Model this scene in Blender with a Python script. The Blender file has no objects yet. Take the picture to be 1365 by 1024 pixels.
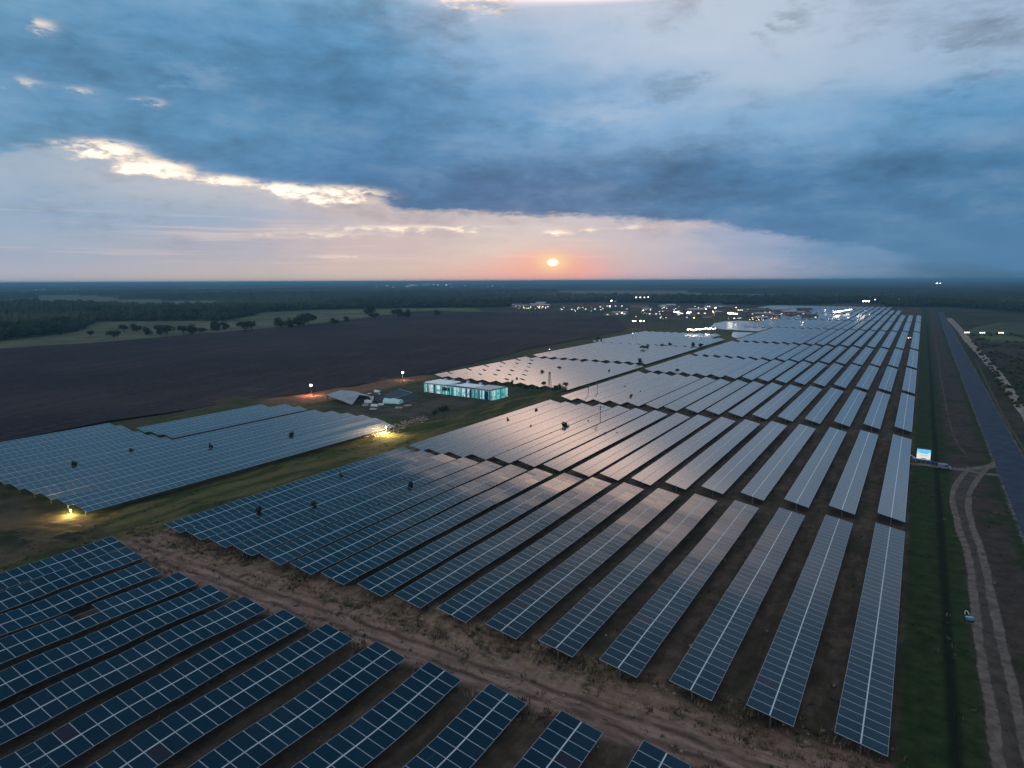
import bpy, bmesh, math, random
from math import sin, cos, radians as R, pi
from mathutils import Vector, Matrix, noise as mn
random.seed(11)
scn = bpy.context.scene
COL = scn.collection

# ------------------------------------------------------------------ camera
# world: X across the solar rows (to the right), Y along the rows, Z up, metres
CAM_H = 41.5
ROLL, PITCH, YAW = R(0.2406), R(8.743), R(31.327)
FPX = 893.0
fwd = Vector((-sin(YAW)*cos(PITCH), cos(YAW)*cos(PITCH), -sin(PITCH)))
rgt0 = Vector((cos(YAW), sin(YAW), 0))
up0 = rgt0.cross(fwd)
rgt = rgt0*cos(ROLL) - up0*sin(ROLL)
up = up0*cos(ROLL) + rgt0*sin(ROLL)
cd = bpy.data.cameras.new('camera'); cam = bpy.data.objects.new('camera', cd); COL.objects.link(cam)
cd.sensor_width = 36; cd.lens = FPX/1365*36; cd.clip_start = 0.5; cd.clip_end = 60000
m = Matrix((rgt, up, -fwd)).transposed().to_4x4(); m.translation = Vector((0, 0, CAM_H)); cam.matrix_world = m
scn.camera = cam

def ray(px, py):
    X, Y = px-682.5, -(py-512.0)
    return (rgt*X + up*Y + fwd*FPX).normalized()
def at(px, py, h=0.0):                      # point of the place seen at a photo pixel, at height h
    d = ray(px, py); t = (h-CAM_H)/d.z
    return Vector((d.x*t, d.y*t, h))
def azel(px, py):
    d = ray(px, py); return math.degrees(math.atan2(d.x, d.y)), math.degrees(math.asin(d.z))

scn.view_settings.view_transform = 'Standard'; scn.view_settings.look = 'None'
scn.view_settings.exposure = 0.0; scn.view_settings.gamma = 1.0

# ------------------------------------------------------------------ node helper
def lin(c):
    o = []
    for v in c[:3]:
        v /= 255.0
        o.append(v/12.92 if v <= 0.04045 else ((v+0.055)/1.055)**2.4)
    return (o[0], o[1], o[2], 1.0)
class S:
    """a socket that does arithmetic"""
    def __init__(s, nt, sock): s.nt, s.k = nt, sock
    def _m(s, op, *a, clamp=False):
        n = s.nt.nodes.new('ShaderNodeMath'); n.operation = op; n.use_clamp = clamp
        for i, v in enumerate((s,)+a):
            if isinstance(v, S): s.nt.links.new(v.k, n.inputs[i])
            else: n.inputs[i].default_value = v
        return S(s.nt, n.outputs[0])
    def __add__(s, o): return s._m('ADD', o)
    __radd__ = __add__
    def __sub__(s, o): return s._m('SUBTRACT', o)
    def __rsub__(s, o): return (s*-1.0)+o
    def __mul__(s, o): return s._m('MULTIPLY', o)
    __rmul__ = __mul__
    def __truediv__(s, o): return s._m('DIVIDE', o)
    def fn(s, op, *a): return s._m(op, *a)
    def clamp(s): return s._m('ADD', 0.0, clamp=True)
    def sm(s, a, b):                         # smoothstep a..b (a may be > b)
        inv = a > b
        n = s.nt.nodes.new('ShaderNodeMapRange'); n.interpolation_type = 'SMOOTHSTEP'
        s.nt.links.new(s.k, n.inputs[0])
        n.inputs[1].default_value = min(a, b); n.inputs[2].default_value = max(a, b)
        n.inputs[3].default_value = 1.0 if inv else 0.0; n.inputs[4].default_value = 0.0 if inv else 1.0
        return S(s.nt, n.outputs[0])
def comb(nt, x, y, z=0.0):
    n = nt.nodes.new('ShaderNodeCombineXYZ')
    for i, v in enumerate((x, y, z)):
        if isinstance(v, S): nt.links.new(v.k, n.inputs[i])
        else: n.inputs[i].default_value = v
    return S(nt, n.outputs[0])
def nz(nt, vec, scale, detail=4, rough=0.55, dist=0.0):
    n = nt.nodes.new('ShaderNodeTexNoise'); n.inputs['Scale'].default_value = scale
    n.inputs['Detail'].default_value = detail; n.inputs['Roughness'].default_value = rough
    n.inputs['Distortion'].default_value = dist
    nt.links.new(vec.k, n.inputs['Vector']); return S(nt, n.outputs['Fac'])
def mixc(nt, f, a, b, mode='MIX'):
    n = nt.nodes.new('ShaderNodeMix'); n.data_type = 'RGBA'; n.blend_type = mode
    for sock, v in ((n.inputs[0], f), (n.inputs[6], a), (n.inputs[7], b)):
        if isinstance(v, S): nt.links.new(v.k, sock)
        else: sock.default_value = v
    return S(nt, n.outputs[2])
def ramp(nt, f, stops):
    n = nt.nodes.new('ShaderNodeValToRGB'); n.color_ramp.interpolation = 'EASE'
    while len(n.color_ramp.elements) < len(stops): n.color_ramp.elements.new(0.5)
    for e, (p, c) in zip(n.color_ramp.elements, sorted(stops)):
        e.position = p; e.color = c
    nt.links.new(f.k, n.inputs[0]); return S(nt, n.outputs[0])

# ------------------------------------------------------------------ sky
SUN_AZ, SUN_EL = azel(737, 350)
world = bpy.data.worlds.new('World'); scn.world = world; world.use_nodes = True
nt = world.node_tree; nt.nodes.clear()
tc = nt.nodes.new('ShaderNodeTexCoord'); sx = nt.nodes.new('ShaderNodeSeparateXYZ')
nt.links.new(tc.outputs['Generated'], sx.inputs[0])
dx, dy, dz = (S(nt, sx.outputs[i]) for i in range(3))
az = dx.fn('ARCTAN2', dy)*57.29578
el = dz.fn('ARCSINE')*57.29578
den = dz.fn('MAXIMUM', 0.0)+0.10
pv = comb(nt, dx/den, dy/den, 0.0)
pv2 = comb(nt, az*0.055, el*0.17, 3.3)
w1 = nz(nt, pv, 0.55, 5, 0.6)-0.5
w2 = nz(nt, pv2, 1.0, 6, 0.6)-0.5
w3 = nz(nt, comb(nt, az*0.3, el*0.9, 7.7), 1.0, 5, 0.6)-0.5
azw = az + w1*12.0 + w3*5.0
elw = el + w2*4.5 + w3*1.6 + w1*1.5
AZ0, AZ1 = -110.0, 110.0
def lift(c):
    l = lin(c); y = l[0]*.25+l[1]*.6+l[2]*.15; k = 1.0+0.55*max(0.0, min(1.0, (0.50-y)/0.32))
    w = max(0.0, min(1.0, (y-0.22)/0.25))            # pale cloud is nearly neutral, dark cloud slate blue
    return (l[0]*k*(1.03+.08*w), l[1]*k*(1.06-.04*w), l[2]*k*(.94+.03*w), 1.0)
def row(stops, a=azw):
    return ramp(nt, (a-AZ0)/(AZ1-AZ0), [((p-AZ0)/(AZ1-AZ0), lift(c)) for p, c in stops])
deck_rows = [
 (8.0, [(-80,(88,126,162)),(-68,(96,134,170)),(-54,(76,116,160)),(-44,(62,102,147)),(-31,(58,95,138)),(-20,(60,100,143)),(-12,(63,104,148)),(2,(64,104,146)),(60,(60,90,125))]),
 (11.5, [(-80,(84,122,158)),(-68,(84,124,164)),(-54,(78,120,162)),(-44,(68,110,154)),(-31,(92,133,178)),(-20,(116,153,194)),(-12,(112,150,191)),(2,(84,127,171)),(60,(60,92,128))]),
 (14.5, [(-80,(80,118,155)),(-68,(78,118,158)),(-54,(74,114,155)),(-44,(68,110,153)),(-31,(92,132,176)),(-20,(136,170,207)),(-12,(168,196,224)),(2,(150,181,213)),(60,(90,122,160))]),
 (18.0, [(-80,(84,124,160)),(-68,(90,130,168)),(-54,(80,122,165)),(-44,(80,124,168)),(-31,(132,166,203)),(-20,(180,203,229)),(-12,(180,203,228)),(2,(156,186,217)),(60,(92,122,160))]),
 (21.5, [(-80,(96,134,168)),(-68,(110,150,188)),(-54,(100,142,182)),(-44,(108,148,187)),(-31,(188,203,226)),(-20,(196,211,231)),(-12,(182,204,227)),(2,(152,184,214)),(60,(98,128,165))]),
 (28.0, [(-80,(52,104,144)),(-54,(54,110,152)),(-38,(58,114,154)),(-26,(110,142,170)),(-16,(128,152,176)),(-6,(112,142,174)),(12,(96,128,162)),(60,(70,98,130))]),
 (45.0, [(-80,(34,76,108)),(-25,(38,84,118)),(10,(50,88,122)),(80,(62,86,116))]),
 (70.0, [(-80,(70,96,122)),(80,(70,96,122))]),
]
low_rows = [
 (0.2, [(-80,(150,158,178)),(-68,(172,176,194)),(-54,(192,190,192)),(-44,(208,198,192)),(-31,(226,186,180)),(-27,(226,180,178)),(-20,(184,176,194)),(-12,(146,154,180)),(-5,(94,120,154)),(2,(60,94,126)),(20,(54,86,118)),(80,(52,74,104))]),
 (2.4, [(-80,(128,146,172)),(-68,(148,164,189)),(-54,(166,172,191)),(-44,(202,191,195)),(-31,(212,208,206)),(-20,(186,190,204)),(-12,(135,152,185)),(-5,(88,121,161)),(2,(70,109,151)),(20,(62,94,132)),(80,(54,80,114))]),
 (4.8, [(-80,(118,142,170)),(-68,(134,156,185)),(-54,(142,161,188)),(-44,(192,189,199)),(-31,(202,202,210)),(-20,(188,190,206)),(-12,(128,144,180)),(-5,(82,118,159)),(2,(67,107,149)),(20,(60,94,134)),(80,(54,82,118))]),
 (7.5, [(-80,(120,146,172)),(-68,(146,166,191)),(-54,(186,196,210)),(-44,(205,200,206)),(-31,(196,196,208)),(-20,(150,160,190)),(-5,(72,112,154)),(80,(56,86,122))]),
]
def stack(rows, e, a):
    c = row(rows[0][1], a)
    for (e0, _), (e1, st) in zip(rows, rows[1:]):
        c = mixc(nt, e.sm(e0, e1), c, row(st, a))
    return c
deck = stack(deck_rows, elw, azw)
low = stack(low_rows, el + w3*0.9 + w2*1.6, az + w3*8.0 + w1*6.0)
# lower edge of the cloud deck
edge_px = [(0,207),(80,196),(170,202),(240,225),(310,241),(380,252),(440,256),(490,264),(520,276),(600,284),(700,286),(850,293),(950,297),(1020,310),(1150,330),(1365,365)]
pts = [azel(*p) for p in edge_px]
fc = nt.nodes.new('ShaderNodeFloatCurve'); cu = fc.mapping.curves[0]
fc.mapping.use_clip = False
pp = [((a+80)/90, e/12) for a, e in pts]
cu.points[0].location = pp[0]; cu.points[1].location = pp[-1]
for p in pp[1:-1]: cu.points.new(*p)
fc.mapping.update()
nt.links.new(((az+w3*4.0+80.0)/90.0).k, fc.inputs['Value'])
edge = S(nt, fc.outputs[0])*12.0
w4 = nz(nt, comb(nt, az*0.55, el*1.7, 1.7), 1.0, 6, 0.6)-0.5
dist_e = (el + w4*1.5 + w2*1.2) - edge
isdeck = dist_e.sm(-0.28, 0.42)
skyc = mixc(nt, isdeck, low, deck)
# fine streaks and billows: brightness modulation
tex = nz(nt, pv, 1.3, 8, 0.62, 0.1)-0.5
tex3 = nz(nt, comb(nt, az*0.24, el*0.50, 21.0), 1.0, 7, 0.62, 0.2)-0.5
tex2 = nz(nt, comb(nt, az*0.095, el*0.27, 9.0), 1.0, 8, 0.62, 0.15)-0.5
mod = (tex*0.40 + tex2*1.15 + tex3*0.75)*el.sm(0.5, 6.0) + 1.0
for x, y, rx, ry, k in [(800,152,85,15,.45),(270,100,45,16,.35),(730,50,90,34,.22),(960,90,150,55,.12),(620,190,60,16,.12),(1150,140,90,30,.10),
                        (890,122,85,20,-.30),(1300,45,70,15,-.32),(1052,20,34,13,-.35),(1290,110,55,10,-.22),(540,60,130,36,-.16),(400,130,150,26,-.14),(120,85,110,24,-.18),(40,170,100,16,-.12),(880,262,160,16,-.16),(1240,215,150,16,-.14),(560,262,90,12,-.14)]:
    a0, e0 = azel(x, y); ra = abs(azel(x+rx, y)[0]-a0); re = ry/893*57.3*0.93
    u = (az+w4*7.0+w3*4.0-a0)/ra; v = (el+w4*3.2+w3*1.5-e0)/re
    mod = mod + ((u*u+v*v)*-1.0).fn('EXPONENT')*k
mv = nt.nodes.new('ShaderNodeVectorMath'); mv.operation = 'SCALE'
nt.links.new(skyc.k, mv.inputs[0]); nt.links.new((mod.fn('MINIMUM', 1.0)*0.96).k, mv.inputs['Scale']); skyc = S(nt, mv.outputs[0])
skyc = mixc(nt, ((mod-1.0)*0.5).clamp(), skyc, lin((206,216,229)))
# lit gaps between the clouds
blobs = [(140,199,52,11,1.3),(212,224,48,10,1.25),(300,240,46,7,1.0),(375,250,26,6,1.0),(450,259,62,11,1.35),(205,135,26,6,.45),(60,34,22,9,.55),(110,121,24,6,.45),(40,110,30,9,.4),
         (560,303,150,5,.62),(430,312,120,5,.5),(745,310,24,5,.75),(788,307,9,4,.7),(846,304,9,4,.6),(460,340,60,4,.35),(640,-6,60,22,.7),(900,300,70,6,.3)]
azs, els = az + w4*3.2, el + w4*1.3
acc = None
for x, y, rx, ry, k in blobs:
    a0, e0 = azel(x, y); ra = abs(azel(x+rx, y)[0]-a0); re = ry/893*57.3*0.93
    u = (azs-a0)/ra; v = (els-e0)/re
    g = ((u*u+v*v)*-1.0).fn('EXPONENT')
    g = S(nt, (2.718281828**1 and g.k)) if False else g
    g = g*k
    acc = g if acc is None else acc+g
acc = acc*(1.0+w4*4.6)
skyc = mixc(nt, acc.sm(0.0, 0.7)*0.30, skyc, lin((240,226,222)))
skyc = mixc(nt, acc.sm(0.22, 0.95), skyc, lin((255,236,216)))
skyc = mixc(nt, acc.sm(0.6, 1.3)*0.9, skyc, (1.25,1.16,1.02,1))
# long wisps near the horizon
wis = nz(nt, comb(nt, az*0.05, el*1.5, 4.0), 1.0, 5, 0.6, 0.2).sm(0.52, 0.66)*el.sm(6.5, 3.5)*el.sm(0.8, 2.0)*az.sm(-14.0,-26.0)
skyc = mixc(nt, wis*0.35, skyc, lin((250,214,196)))
# sun disc in the haze and the glow around it
u = (az-SUN_AZ); v = (el-SUN_EL)
glow = ((u*u*(1/22.0)+v*v*(1/1.5))*-1.0).fn('EXPONENT')
skyc = mixc(nt, glow*0.50*el.sm(-.3,.3), skyc, lin((255,158,138)))
glow2 = ((u*u*(1/1.6)+v*v*(1/0.6))*-1.0).fn('EXPONENT')
skyc = mixc(nt, glow2*0.85, skyc, lin((255,226,170)))
core = ((u*u*(1/0.15)+v*v*(1/0.065))*-1.0).fn('EXPONENT')
skyc = mixc(nt, core.sm(0.1,0.95), skyc, (4.0,3.9,2.6,1))
# warm glow added to the sky above the frame, for the panels to mirror
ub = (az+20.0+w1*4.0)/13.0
added_glow = ((ub*ub)*-1.0).fn('EXPONENT')*el.sm(20.5, 22.4)*el.sm(26.0, 24.0)
ad = mixc(nt, added_glow, (0,0,0,1), (3.9,2.4,1.62,1))
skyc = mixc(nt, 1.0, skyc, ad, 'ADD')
skyc = mixc(nt, dy.sm(0.15, -0.45)*el.sm(3.0, 18.0)*0.9, skyc, lin((214,210,212)))  # paler sky added behind the camera to raise the ambient light
skyc = mixc(nt, el.sm(-0.6, -3.0), skyc, lin((34,46,60)))
st = nt.nodes.new('ShaderNodeTexSky'); st.sky_type = 'NISHITA'; st.sun_disc = False
st.sun_elevation = R(SUN_EL); st.sun_rotation = R(SUN_AZ)
bgn = nt.nodes.new('ShaderNodeBackground'); bgn.inputs[1].default_value = 0.08
nt.links.new(st.outputs[0], bgn.inputs[0])
bgc = nt.nodes.new('ShaderNodeBackground'); bgc.inputs[1].default_value = 1.0
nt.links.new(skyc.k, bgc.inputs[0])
mx = nt.nodes.new('ShaderNodeMixShader'); mx.inputs[0].default_value = 0.96
nt.links.new(bgn.outputs[0], mx.inputs[1]); nt.links.new(bgc.outputs[0], mx.inputs[2])
wo = nt.nodes.new('ShaderNodeOutputWorld'); nt.links.new(mx.outputs[0], wo.inputs[0])
world.cycles.sampling_method = 'MANUAL'; world.cycles.sample_map_resolution = 1024

# low sun, mostly swallowed by haze
sl = bpy.data.lights.new('sun', 'SUN'); sl.energy = 0.25; sl.angle = R(2.0); sl.color = (1.0, 0.62, 0.42)
so = bpy.data.objects.new('sun', sl); COL.objects.link(so)
sd = Vector((sin(R(SUN_AZ))*cos(R(SUN_EL)), cos(R(SUN_AZ))*cos(R(SUN_EL)), sin(R(SUN_EL))))
so.rotation_euler = sd.to_track_quat('Z', 'Y').to_euler()

# ------------------------------------------------------------------ materials
MATS = {}
def pmat(name, color, rough=0.8, metal=0.0, var=0.0, vscale=1.0, emit=None, estr=0.0, spec=0.3):
    if name in MATS: return MATS[name]
    mt = bpy.data.materials.new(name); mt.use_nodes = True; nt = mt.node_tree
    b = nt.nodes['Principled BSDF']
    b.inputs['Roughness'].default_value = rough; b.inputs['Metallic'].default_value = metal
    b.inputs['Specular IOR Level'].default_value = spec
    c = (color[0], color[1], color[2], 1)
    b.inputs['Base Color'].default_value = c
    if var:
        g = nt.nodes.new('ShaderNodeNewGeometry'); f = nz(nt, S(nt, g.outputs['Position']), vscale, 4, 0.6)
        lo = tuple(v*(1-var) for v in c[:3])+(1,); hi = tuple(min(1, v*(1+var)) for v in c[:3])+(1,)
        nt.links.new(mixc(nt, f.sm(0.3, 0.7), lo, hi).k, b.inputs['Base Color'])
    if emit:
        b.inputs['Emission Color'].default_value = (emit[0], emit[1], emit[2], 1)
        b.inputs['Emission Strength'].default_value = estr
    MATS[name] = mt; return mt

def glass_common(nt, rnd, coord, ior=1.55):
    """dark blue module glass with a thin uneven dust film"""
    b = nt.nodes['Principled BSDF']
    base = mixc(nt, rnd, (0.0008, 0.015, 0.034, 1), (0.0015, 0.023, 0.048, 1))
    odd = rnd.sm(0.975, 0.98)
    base = mixc(nt, odd, base, (0.022, 0.014, 0.030, 1))
    dust = nz(nt, coord, 0.12, 4, 0.6).sm(0.35, 0.8)*0.018+0.002
    base = mixc(nt, dust, base, (0.30, 0.24, 0.20, 1))
    nt.links.new(base.k, b.inputs['Base Color'])
    nt.links.new((rnd*0.05+0.12).k, b.inputs['Roughness'])
    b.inputs['IOR'].default_value = ior
    return b, base
mt = bpy.data.materials.new('module_glass'); mt.use_nodes = True; nt = mt.node_tree
oi = nt.nodes.new('ShaderNodeObjectInfo'); g = nt.nodes.new('ShaderNodeNewGeometry')
glass_common(nt, S(nt, oi.outputs['Random']), S(nt, g.outputs['Position']))
M_GLASS = mt
# far tables: one sheet, the module grid drawn as frames in the sheet's own material (UV = module cells)
mt = bpy.data.materials.new('module_sheet'); mt.use_nodes = True; nt = mt.node_tree
uv = nt.nodes.new('ShaderNodeUVMap'); s2 = nt.nodes.new('ShaderNodeSeparateXYZ'); nt.links.new(uv.outputs[0], s2.inputs[0])
U, V = S(nt, s2.outputs[0]), S(nt, s2.outputs[1]); g = nt.nodes.new('ShaderNodeNewGeometry')
oi = nt.nodes.new('ShaderNodeObjectInfo')
wn = nt.nodes.new('ShaderNodeTexWhiteNoise'); wn.noise_dimensions = '4D'
nt.links.new(comb(nt, U.fn('FLOOR'), V.fn('FLOOR'), 0.0).k, wn.inputs['Vector']); nt.links.new((S(nt, oi.outputs['Random'])*50.0).k, wn.inputs['W'])
b, base = glass_common(nt, S(nt, wn.outputs['Value']), S(nt, g.outputs['Position']), 2.15)
fu = (U.fn('FRACT')-0.5).fn('ABSOLUTE'); fv = (V.fn('FRACT')-0.5).fn('ABSOLUTE')
line = fu.fn('GREATER_THAN', 0.481).fn('MAXIMUM', fv.fn('GREATER_THAN', 0.485))
nt.links.new(mixc(nt, line, base, (0.52, 0.56, 0.58, 1)).k, b.inputs['Base Color'])
nt.links.new((line*0.35+0.13).k, b.inputs['Roughness'])
b.inputs['Sheen Weight'].default_value = 0.5; b.inputs['Sheen Roughness'].default_value = 0.35; b.inputs['Sheen Tint'].default_value = (0.8, 0.85, 0.9, 1)
M_SHEET = mt
M_FRAME = pmat('module_frame', (0.56, 0.65, 0.72), 0.35, 0.0, spec=0.5)
M_RAIL = pmat('pale_rail', (0.88, 0.93, 0.96), 0.4)
M_STEEL = pmat('galvanised_steel', (0.20, 0.23, 0.27), 0.45, 0.6)
M_BACK = pmat('module_back', (0.05, 0.05, 0.05), 0.7)

# ------------------------------------------------------------------ mesh helpers
class MB:
    def __init__(s): s.v = []; s.f = []; s.mi = []; s.uv = None
    def face(s, ps, mi=0):
        i = len(s.v); s.v += [tuple(p) for p in ps]; s.f.append(tuple(range(i, i+len(ps)))); s.mi.append(mi)
    def box(s, c, sz, rz=0.0, mi=0, taper=1.0):
        cx, cy, cz = c; hx, hy, hz = sz[0]/2, sz[1]/2, sz[2]/2; i = len(s.v); ca, sa = cos(rz), sin(rz)
        for z, k in ((-hz, 1.0), (hz, taper)):
            for x, y in ((-hx, -hy), (hx, -hy), (hx, hy), (-hx, hy)):
                x, y = x*k, y*k
                s.v.append((cx+x*ca-y*sa, cy+x*sa+y*ca, cz+z))
        for q in ((0,3,2,1),(4,5,6,7),(0,1,5,4),(1,2,6,5),(2,3,7,6),(3,0,4,7)):
            s.f.append(tuple(i+k for k in q)); s.mi.append(mi)
    def tube(s, a, b, r0, r1=None, n=8, mi=0, cap=True):
        r1 = r0 if r1 is None else r1; a, b = Vector(a), Vector(b); d = (b-a).normalized()
        t = Vector((0,0,1)) if abs(d.z) < .9 else Vector((1,0,0)); p = d.cross(t).normalized(); q = d.cross(p); i = len(s.v)
        for o, r in ((a, r0), (b, r1)):
            for k in range(n): an = 2*pi*k/n; s.v.append(tuple(o+p*(r*cos(an))+q*(r*sin(an))))
        for k in range(n): s.f.append((i+k, i+(k+1)%n, i+n+(k+1)%n, i+n+k)); s.mi.append(mi)
        if cap: s.f.append(tuple(i+k for k in range(n))[::-1]); s.mi.append(mi); s.f.append(tuple(i+n+k for k in range(n))); s.mi.append(mi)
    def ball(s, c, r, sub=2, mi=0, jit=0.0, sq=1.0):
        bm = bmesh.new(); bmesh.ops.create_icosphere(bm, subdivisions=sub, radius=1.0); i = len(s.v)
        bm.verts.ensure_lookup_table()
        for v in bm.verts:
            k = r*(1+random.uniform(-jit, jit)); s.v.append((c[0]+v.co.x*k, c[1]+v.co.y*k, c[2]+v.co.z*k*sq))
        for f in bm.faces: s.f.append(tuple(i+v.index for v in f.verts)); s.mi.append(mi)
        bm.free()
    def mesh(s, name, mats):
        me = bpy.data.meshes.new(name); me.from_pydata(s.v, [], s.f)
        for x in (mats if isinstance(mats, (list, tuple)) else [mats]): me.materials.append(x)
        me.polygons.foreach_set('material_index', s.mi); me.update(); return me
    def build(s, name, mats, parent=None, loc=None):
        return link(name, s.mesh(name, mats), parent, loc)
def link(name, me, parent=None, loc=None):
    o = bpy.data.objects.new(name, me); COL.objects.link(o)
    if parent: o.parent = parent
    if loc is not None: o.location = loc
    return o
def tag(o, label=None, cat=None, group=None, kind=None):
    for k, v in (('label', label), ('category', cat), ('group', group), ('kind', kind)):
        if v: o[k] = v
    return o
def empty(name, loc, rz=0.0):
    o = bpy.data.objects.new(name, None); COL.objects.link(o); o.location = loc; o.rotation_euler.z = rz
    o.empty_display_size = 0.3; return o
def copy_tree(o, parent=None):
    c = o.copy(); COL.objects.link(c); c.parent = parent
    for ch in list(o.children): copy_tree(ch, c)
    return c

# ------------------------------------------------------------------ ground
def und(x, y):                                # gentle swell of the land
    k = max(0.0, min(1.0, (2-x)/20))*max(0.0, min(1.0, (330-y)/100))
    return k*(0.55*mn.noise(Vector((x*0.03, y*0.045, 0.3))) + 0.25*mn.noise(Vector((x*0.09, y*0.11, 5.0))))
def lump(x, y):
    k = max(0.0, min(1.0, (320-y)/80))
    far = max(0.0, min(1.0, (2.0-x)/3.0))
    return k*far*(0.22*mn.noise(Vector((x*0.35, y*0.6, 1.0))) + 0.12*mn.noise(Vector((x*1.1, y*1.4, 2.0))))
def axis(lo, hi, step, far, n):
    a = [lo+i*step for i in range(int((hi-lo)/step)+1)]
    l = [lo-far*(k/n)**3 for k in range(n, 0, -1)]; r = [a[-1]+far*(k/n)**3 for k in range(1, n+1)]
    return l+a+r
xs = axis(-230, 40, 1.25, 26000, 30); ys = axis(-20, 330, 1.25, 26000, 30)
v = []; f = []
for y in ys:
    for x in xs: v.append((x, y, und(x, y)+lump(x, y) if (-235 < x < 45 and -25 < y < 335) else 0.0))
nx = len(xs)
for j in range(len(ys)-1):
    for i in range(nx-1): a = j*nx+i; f.append((a, a+1, a+nx+1, a+nx))
me = bpy.data.meshes.new('ground'); me.from_pydata(v, [], f)
mt = bpy.data.materials.new('open_ground'); mt.use_nodes = True; nt = mt.node_tree; b = nt.nodes['Principled BSDF']
b.inputs['Roughness'].default_value = 0.95; b.inputs['Specular IOR Level'].default_value = 0.1
g = nt.nodes.new('ShaderNodeNewGeometry'); sp = nt.nodes.new('ShaderNodeSeparateXYZ'); P = S(nt, g.outputs['Position'])
nt.links.new(P.k, sp.inputs[0]); X, Y = S(nt, sp.outputs[0]), S(nt, sp.outputs[1])
n1 = nz(nt, P, 0.09, 6, 0.6); n2 = nz(nt, P, 0.5, 6, 0.65); n3 = nz(nt, P, 2.2, 4, 0.7); nbig = nz(nt, P, 0.012, 5, 0.55)
stA = nz(nt, comb(nt, X*0.18, Y*1.2), 1.0, 6, 0.65, 0.4)      # streaks that run across the rows (the track)
stB = nz(nt, comb(nt, X*1.1, Y*0.12), 1.0, 6, 0.65, 0.6)      # streaks that run along the rows
xw = X + (n1-0.5)*6.0 + (n2-0.5)*2.2; yw = Y + (n1-0.5)*6.0 + (n2-0.5)*2.5
def band(c, a, b_, s): return c.sm(a-s, a+s)*c.sm(b_+s, b_-s)
soil = mixc(nt, n2.sm(0.3, 0.7), (0.078, 0.054, 0.040, 1), (0.160, 0.116, 0.088, 1))
soil = mixc(nt, nz(nt, comb(nt, X*0.5, Y*0.10), 1.0, 5, 0.6).sm(0.42, 0.62)*0.75, soil, (0.050, 0.048, 0.026, 1))
track = mixc(nt, stA.sm(0.3, 0.7), (0.21, 0.135, 0.105, 1), (0.43, 0.285, 0.235, 1))
dry = mixc(nt, stB.sm(0.3, 0.7), (0.17, 0.12, 0.075, 1), (0.40, 0.30, 0.20, 1))
grass = mixc(nt, n2.sm(0.3, 0.7), (0.030, 0.055, 0.016, 1), (0.085, 0.105, 0.032, 1))
grassd = mixc(nt, n2.sm(0.3, 0.7), (0.016, 0.036, 0.010, 1), (0.044, 0.070, 0.022, 1))
straw = mixc(nt, stB.sm(0.35, 0.65), (0.05, 0.065, 0.025, 1), (0.17, 0.145, 0.08, 1))
# everything beyond: field greens and browns
far = mixc(nt, nbig.sm(0.4, 0.6), (0.045, 0.062, 0.030, 1), (0.095, 0.080, 0.060, 1))
col = mixc(nt, Y.sm(900, 1250), soil, far)
# outside the solar field on the left
left = mixc(nt, n1.sm(0.35, 0.65), grass, straw)
col = mixc(nt, xw.sm(-105.5, -108.0), col, left)
col = mixc(nt, X.sm(-190, -215), col, far)
# track that crosses between the two nearest blocks, with tufts of dry grass along its far side
tb = band(yw, 52.0, 60.5, 1.3)*xw.sm(3.0, -1.0)*xw.sm(-114.0, -107.0)
col = mixc(nt, tb, col, track)
rut = band(Y+(n1-0.5)*3.0, 53.6, 54.3, 0.35).fn('MAXIMUM', band(Y+(n1-0.5)*3.0, 55.7, 56.5, 0.35))
col = mixc(nt, rut*tb*nz(nt, P, 0.25, 3, .6).sm(.3,.55)*0.85, col, (0.085, 0.055, 0.045, 1))
db = band(yw, 57.0, 64.5, 1.5)*xw.sm(-8, -30)*n2.sm(0.38, 0.58)*xw.sm(-118.0, -110.0)
col = mixc(nt, db*0.8, col, dry)
col = mixc(nt, db*nz(nt, P, 0.33, 4, .6).sm(0.5, 0.62)*0.8, col, (0.028, 0.032, 0.016, 1))
# grass strip between main field and left block
gs = band(xw, -125.0, -107.5, 1.2)*Y.sm(620, 560)
gcol = mixc(nt, nz(nt, comb(nt, X*0.35, Y*0.05), 1.0, 5, 0.6, .5).sm(0.42, 0.60), (0.045, 0.070, 0.016, 1), (0.17, 0.145, 0.060, 1))
col = mixc(nt, gs*0.85, col, gcol)
# near-left meadow with a worn path
nl = yw.sm(60, 56)*xw.sm(-111, -115)
col = mixc(nt, nl, col, mixc(nt, n1.sm(.4,.6), (0.035, 0.042, 0.022, 1), (0.12, 0.095, 0.06, 1)))
# yard round the warehouse
yd = band(yw, 153.0, 216.0, 4.0)*band(xw, -172.0, -124.0, 4.0)
col = mixc(nt, yd*0.8, col, mixc(nt, n1.sm(.4,.6), (0.05, 0.058, 0.042, 1), (0.13, 0.105, 0.085, 1)))
rd = band(xw, -196.0, -177.0, 2.5)*band(Y, 150.0, 232.0, 6.0)
col = mixc(nt, rd*0.85, col, mixc(nt, n2.sm(.3,.7), (0.20, 0.11, 0.075, 1), (0.33, 0.19, 0.13, 1)))
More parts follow.
